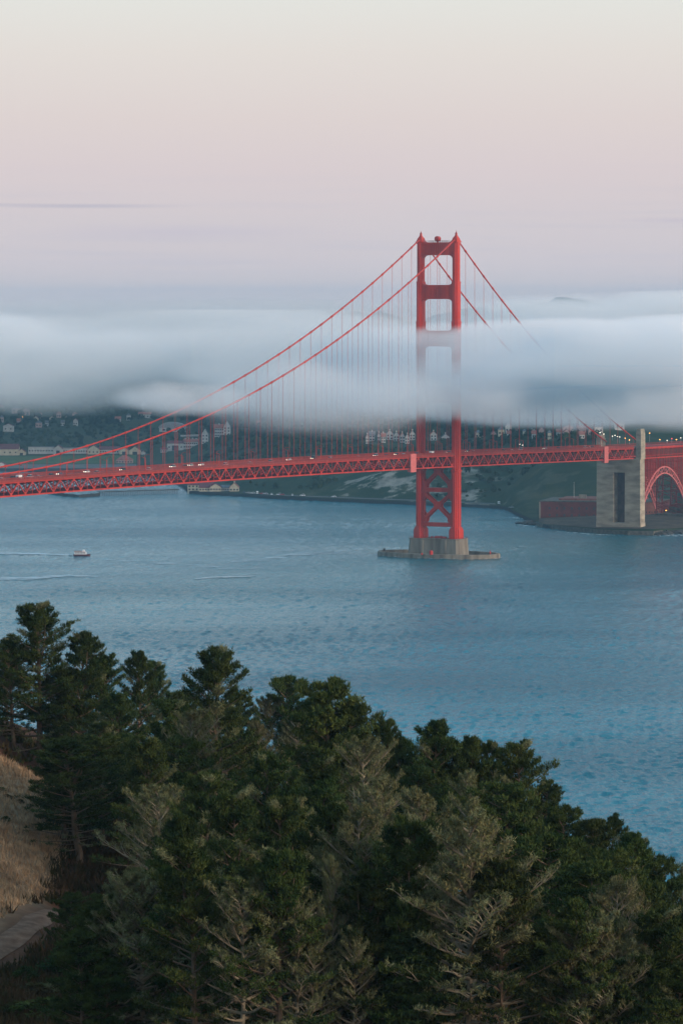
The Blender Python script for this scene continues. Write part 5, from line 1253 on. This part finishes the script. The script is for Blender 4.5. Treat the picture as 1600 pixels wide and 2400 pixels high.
# shrubs
def shrub(px, py, d, s, k, label, g='low shrubs on the open slope'):
    X = (px-800)/F*d; z = float(near_z(X, d)[0]); o_ = empty('shrub', (X, d, z-.1), px); o_.scale = (s*(1.1+.5*math.sin(px*3.1)), s, s*(.62+.15*math.cos(px*2.3)))
    link('leaves', bushm[k], o_); link('stems', stem_me, o_); tag(o_, label, 'shrub', g)
def ray_near(px, py):
    for d in np.arange(230, 440, .8):
        if float(near_z((px-800)/F*d, d)[0]) > CH-(py-HZ)/F*d: return d
    return 340
SH = [(90,0,352,2.3,0,'tall olive green leafy shrub standing behind the grassy crest'),(-4,0,345,2.0,0,'pale leafy shrub at the left edge behind the grassy crest'),(50,0,350,1.6,2,'dark low shrub behind the grassy crest, left of the olive one'),
      (130,0,338,1.1,2,'dark shrub at the right end of the grassy crest')]
for i_ in range(12):
    px_ = 4+i_*11; SH.append((px_, 0, ray_near(px_, 1850+px_*.66+(i_ % 3)*5), (.42,.3,.36,.25)[i_ % 4], 1 if i_ % 3 else 2, f"small shrub on the rough line across the dry grass, {ordn[i_]} from its left end"))
SH.append((14, 0, ray_near(14, 1928), .4, 2, 'lone small green tuft on the dry grass below the rough line'))
for i_, (a_, b_) in enumerate([(20,2330),(60,2310),(100,2340),(140,2290),(180,2330),(220,2280),(40,2385),(110,2390),(170,2380),(230,2370),(260,2230),(290,2300)]):
    SH.append((a_, 0, ray_near(a_, b_), .9+.2*(i_ % 4), (1,2)[i_ % 2], f"dark scrub bush below the path at lower left, {ordn[i_]} from the path"))
for q in SH: shrub(*q)
# dark scrub and litter under the trees, and the dry grass
def zone_pts(n, f, x0, x1, y0, y1):
    X = rg.uniform(x0, x1, n); Y = rg.uniform(y0, y1, n); k = f(X, Y) > rg.random(n); X, Y = X[k], Y[k]; return X, Y, near_z(X, Y)
def blades(name, X, Y, Z, hmin, hmax, wd, m, per=1, spread=.0):
    n = len(X)*per; x = np.repeat(X, per)+rg.normal(0, spread, n); y = np.repeat(Y, per)+rg.normal(0, spread, n); z = np.repeat(Z, per)
    a = rg.uniform(0, 6.28, n); hh = rg.uniform(hmin, hmax, n); l = rg.normal(0, .35, (n, 2))*hh[:,None]
    ca, sa = np.cos(a)*wd, np.sin(a)*wd
    V = np.stack([np.stack([x-ca, y-sa, z-.05],1), np.stack([x+ca, y+sa, z-.05],1), np.stack([x+l[:,0], y+l[:,1], z+hh],1)], 1).reshape(-1, 3)
    return tag(npmesh(name, V, np.arange(len(V)).reshape(-1,3), m), kind='stuff')
def off_path(X, Y): 
    dd = np.min(np.hypot(X[:,None]-pathpts[None,::3,0], (Y[:,None]-pathpts[None,::3,1])*.6), axis=1); return (dd > 2.3)
X, Y, Z = zone_pts(60000, lambda x, y: openness(x, y)*off_path(x, y), -45, -14, 270, 352)
blades('dry_grass', X, Y, Z, .12, .5, .05, M['grassblade'], per=2, spread=.12)
X, Y, Z = zone_pts(9000, lambda x, y: (1-openness(x, y))*off_path(x, y)*(.12+.88*(vnoise(x, y, 6, 4) > -.35)), -50, 48, 225, 400)
blades('undergrowth', X, Y, Z, .25, .8, .12, M['scrub'], per=16, spread=.45)

def left_low(x, y): return (1-openness(x, y))*off_path(x, y)*(x > -60)*(x < -9-(300-y)*.06)
X, Y, Z = zone_pts(13000, left_low, -48, -8, 228, 345)
blades('bracken', X, Y, Z, .3, .9, .11, M['brown'], per=12, spread=.4)
# ================================================================= THE AIR: even haze and the fog banks
def closed_box(name, x0, x1, y0, y1, z0, z1, m):
    b = MB(); b.box(x0, x1, y0, y1, z0, z1); return b.build(name, m)
hm = bpy.data.materials.new('haze_air'); hm.use_nodes = True; t = hm.node_tree; t.nodes.clear()
pv = t.nodes.new('ShaderNodeVolumePrincipled'); mo = t.nodes.new('ShaderNodeOutputMaterial'); t.links.new(pv.outputs[0], mo.inputs['Volume'])
pv.inputs['Color'].default_value = (.36,.66,.88,1); pv.inputs['Density'].default_value = 4.3e-5; pv.inputs['Anisotropy'].default_value = .0
tag(closed_box('haze', -3300, 3300, -700, 14000, -40, 240, hm), kind='stuff')

def fog_mat(name, dens, sharp=.5, nscale=.006, lo=.25, hi=.62, st=(1,1,3.2), col=(.985,.985,.99), seed=0.0, wisp=.9, zp=3.5, nmix=1.0):
    m = bpy.data.materials.new(name); m.use_nodes = True; t = m.node_tree; t.nodes.clear(); n_ = t.nodes.new; l = t.links.new
    pv = n_('ShaderNodeVolumePrincipled'); mo = n_('ShaderNodeOutputMaterial'); l(pv.outputs[0], mo.inputs['Volume']); pv.inputs['Color'].default_value = col+(1,)
    tc_ = n_('ShaderNodeTexCoord'); sp = n_('ShaderNodeSeparateXYZ'); l(tc_.outputs['Object'], sp.inputs[0])
    no = n_('ShaderNodeTexNoise')
    def mth(op, a, b):
        x = n_('ShaderNodeMath'); x.operation = op
        for k, q in enumerate((a, b)):
            if isinstance(q, (int, float)): x.inputs[k].default_value = q
            else: l(q, x.inputs[k])
        return x
    nn_ = mth('MULTIPLY_ADD', no.outputs[0], -wisp); nn_.inputs[2].default_value = wisp*.5       # the fog's top and bottom wander
    zz = mth('ABSOLUTE', mth('ADD', sp.outputs[2], nn_.outputs[0]).outputs[0], 0); z4 = mth('POWER', zz.outputs[0], zp)
    x2 = mth('POWER', mth('ABSOLUTE', sp.outputs[0], 0).outputs[0], 2.5); y2 = mth('POWER', mth('ABSOLUTE', sp.outputs[1], 0).outputs[0], 2.5)
    rr_ = mth('ADD', mth('ADD', x2.outputs[0], y2.outputs[0]).outputs[0], z4.outputs[0])
    fo = n_('ShaderNodeMapRange'); fo.interpolation_type = 'SMOOTHSTEP'; fo.inputs[1].default_value = 1; fo.inputs[2].default_value = 1-sharp; l(rr_.outputs[0], fo.inputs[0])
    g = n_('ShaderNodeNewGeometry'); mpn = n_('ShaderNodeMapping'); mpn.inputs['Scale'].default_value = st; mpn.inputs['Location'].default_value = (seed, seed*.7, seed*.3); l(g.outputs['Position'], mpn.inputs[0])
    no.inputs['Scale'].default_value = nscale; no.inputs['Detail'].default_value = 3.5; no.inputs['Roughness'].default_value = .55; l(mpn.outputs[0], no.inputs['Vector'])
    nr = n_('ShaderNodeMapRange'); nr.interpolation_type = 'SMOOTHSTEP'; nr.inputs[1].default_value = lo; nr.inputs[2].default_value = hi; nr.inputs[3].default_value = 1-nmix; l(no.outputs[0], nr.inputs[0])
    a = n_('ShaderNodeMath'); a.operation = 'MULTIPLY'; l(fo.outputs[0], a.inputs[0]); l(nr.outputs[0], a.inputs[1])
    b = n_('ShaderNodeMath'); b.operation = 'MULTIPLY'; b.inputs[1].default_value = dens; l(a.outputs[0], b.inputs[0]); l(b.outputs[0], pv.inputs['Density'])
    return m
def unit_sphere():
    b = MB(); b.prism([(math.cos(2*math.pi*k/28), math.sin(2*math.pi*k/28)) for k in range(28)], 'z', -1, 1); return b
def fog(px, py, d, wpx, hpx, depth, m, tilt=0):
    """an ellipsoid of fog: centre seen at (px, py) and distance d, half width and height in photo pixels there, half depth in metres"""
    x, y, z = P(px, py, d); o_ = unit_sphere().build('fog_bank', m, loc=(x, y, z)); o_.scale = (wpx/F*d, depth, hpx/F*d); o_.rotation_euler.y = tilt; tag(o_, kind='stuff'); return o_
# round the tower
fog(1330, 826, 2770, 650, 84, 240, fog_mat('fog_a', .036, .90, .009, .32, .60, (1,.5,2.6), seed=3, wisp=.9, zp=3.6), -.022)
fog(1360, 925, 2780, 680, 72, 240, fog_mat('fog_i', .036, .97, .010, .34, .62, (1,.5,2.0), seed=8, wisp=1.5, zp=2.4))
fog(1030, 872, 2655, 270, 104, 75, fog_mat('fog_j', .012, .95, .014, .25, .6, (1,.5,2.2), seed=77, wisp=.7, zp=3))
fog(760, 935, 2490, 340, 96, 60, fog_mat('fog_k', .017, .98, .014, .2, .6, (1,.5,2), seed=17, wisp=.8, zp=2))
# far sheet over the city
fog(900, 818, 5200, 1400, 92, 1100, fog_mat('fog_b', .009, .95, .0026, .36, .6, (1,.5,4), seed=11, wisp=1.5, zp=2.2))
fog(1560, 800, 4300, 650, 120, 500, fog_mat('fog_c', .012, .95, .004, .34, .6, (1,.5,4), seed=21, wisp=1.5, zp=2.2), -.03)
fog(1450, 938, 3200, 600, 76, 260, fog_mat('fog_d', .020, .95, .007, .32, .62, (1,.5,2.6), seed=5, wisp=1.8, zp=2.2), .02)
fog(20, 850, 4600, 430, 126, 500, fog_mat('fog_e', .012, .95, .0045, .34, .62, (1,.5,3), seed=31, wisp=1.7, zp=2.2), .03)
fog(800, 885, 4200, 430, 104, 500, fog_mat('fog_f', .009, .98, .005, .34, .65, (1,.5,3), seed=41, wisp=1.8, zp=2))
fog(430, 935, 2330, 190, 46, 60, fog_mat('fog_g', .022, .95, .02, .25, .6, (1,.5,2), seed=51, wisp=1.2, zp=2))
# thin far mist before the last hills
fog(900, 740, 8000, 1800, 50, 600, fog_mat('fog_h', .0013, .95, .001, .1, .4, (1,1,5), seed=61, zp=2))
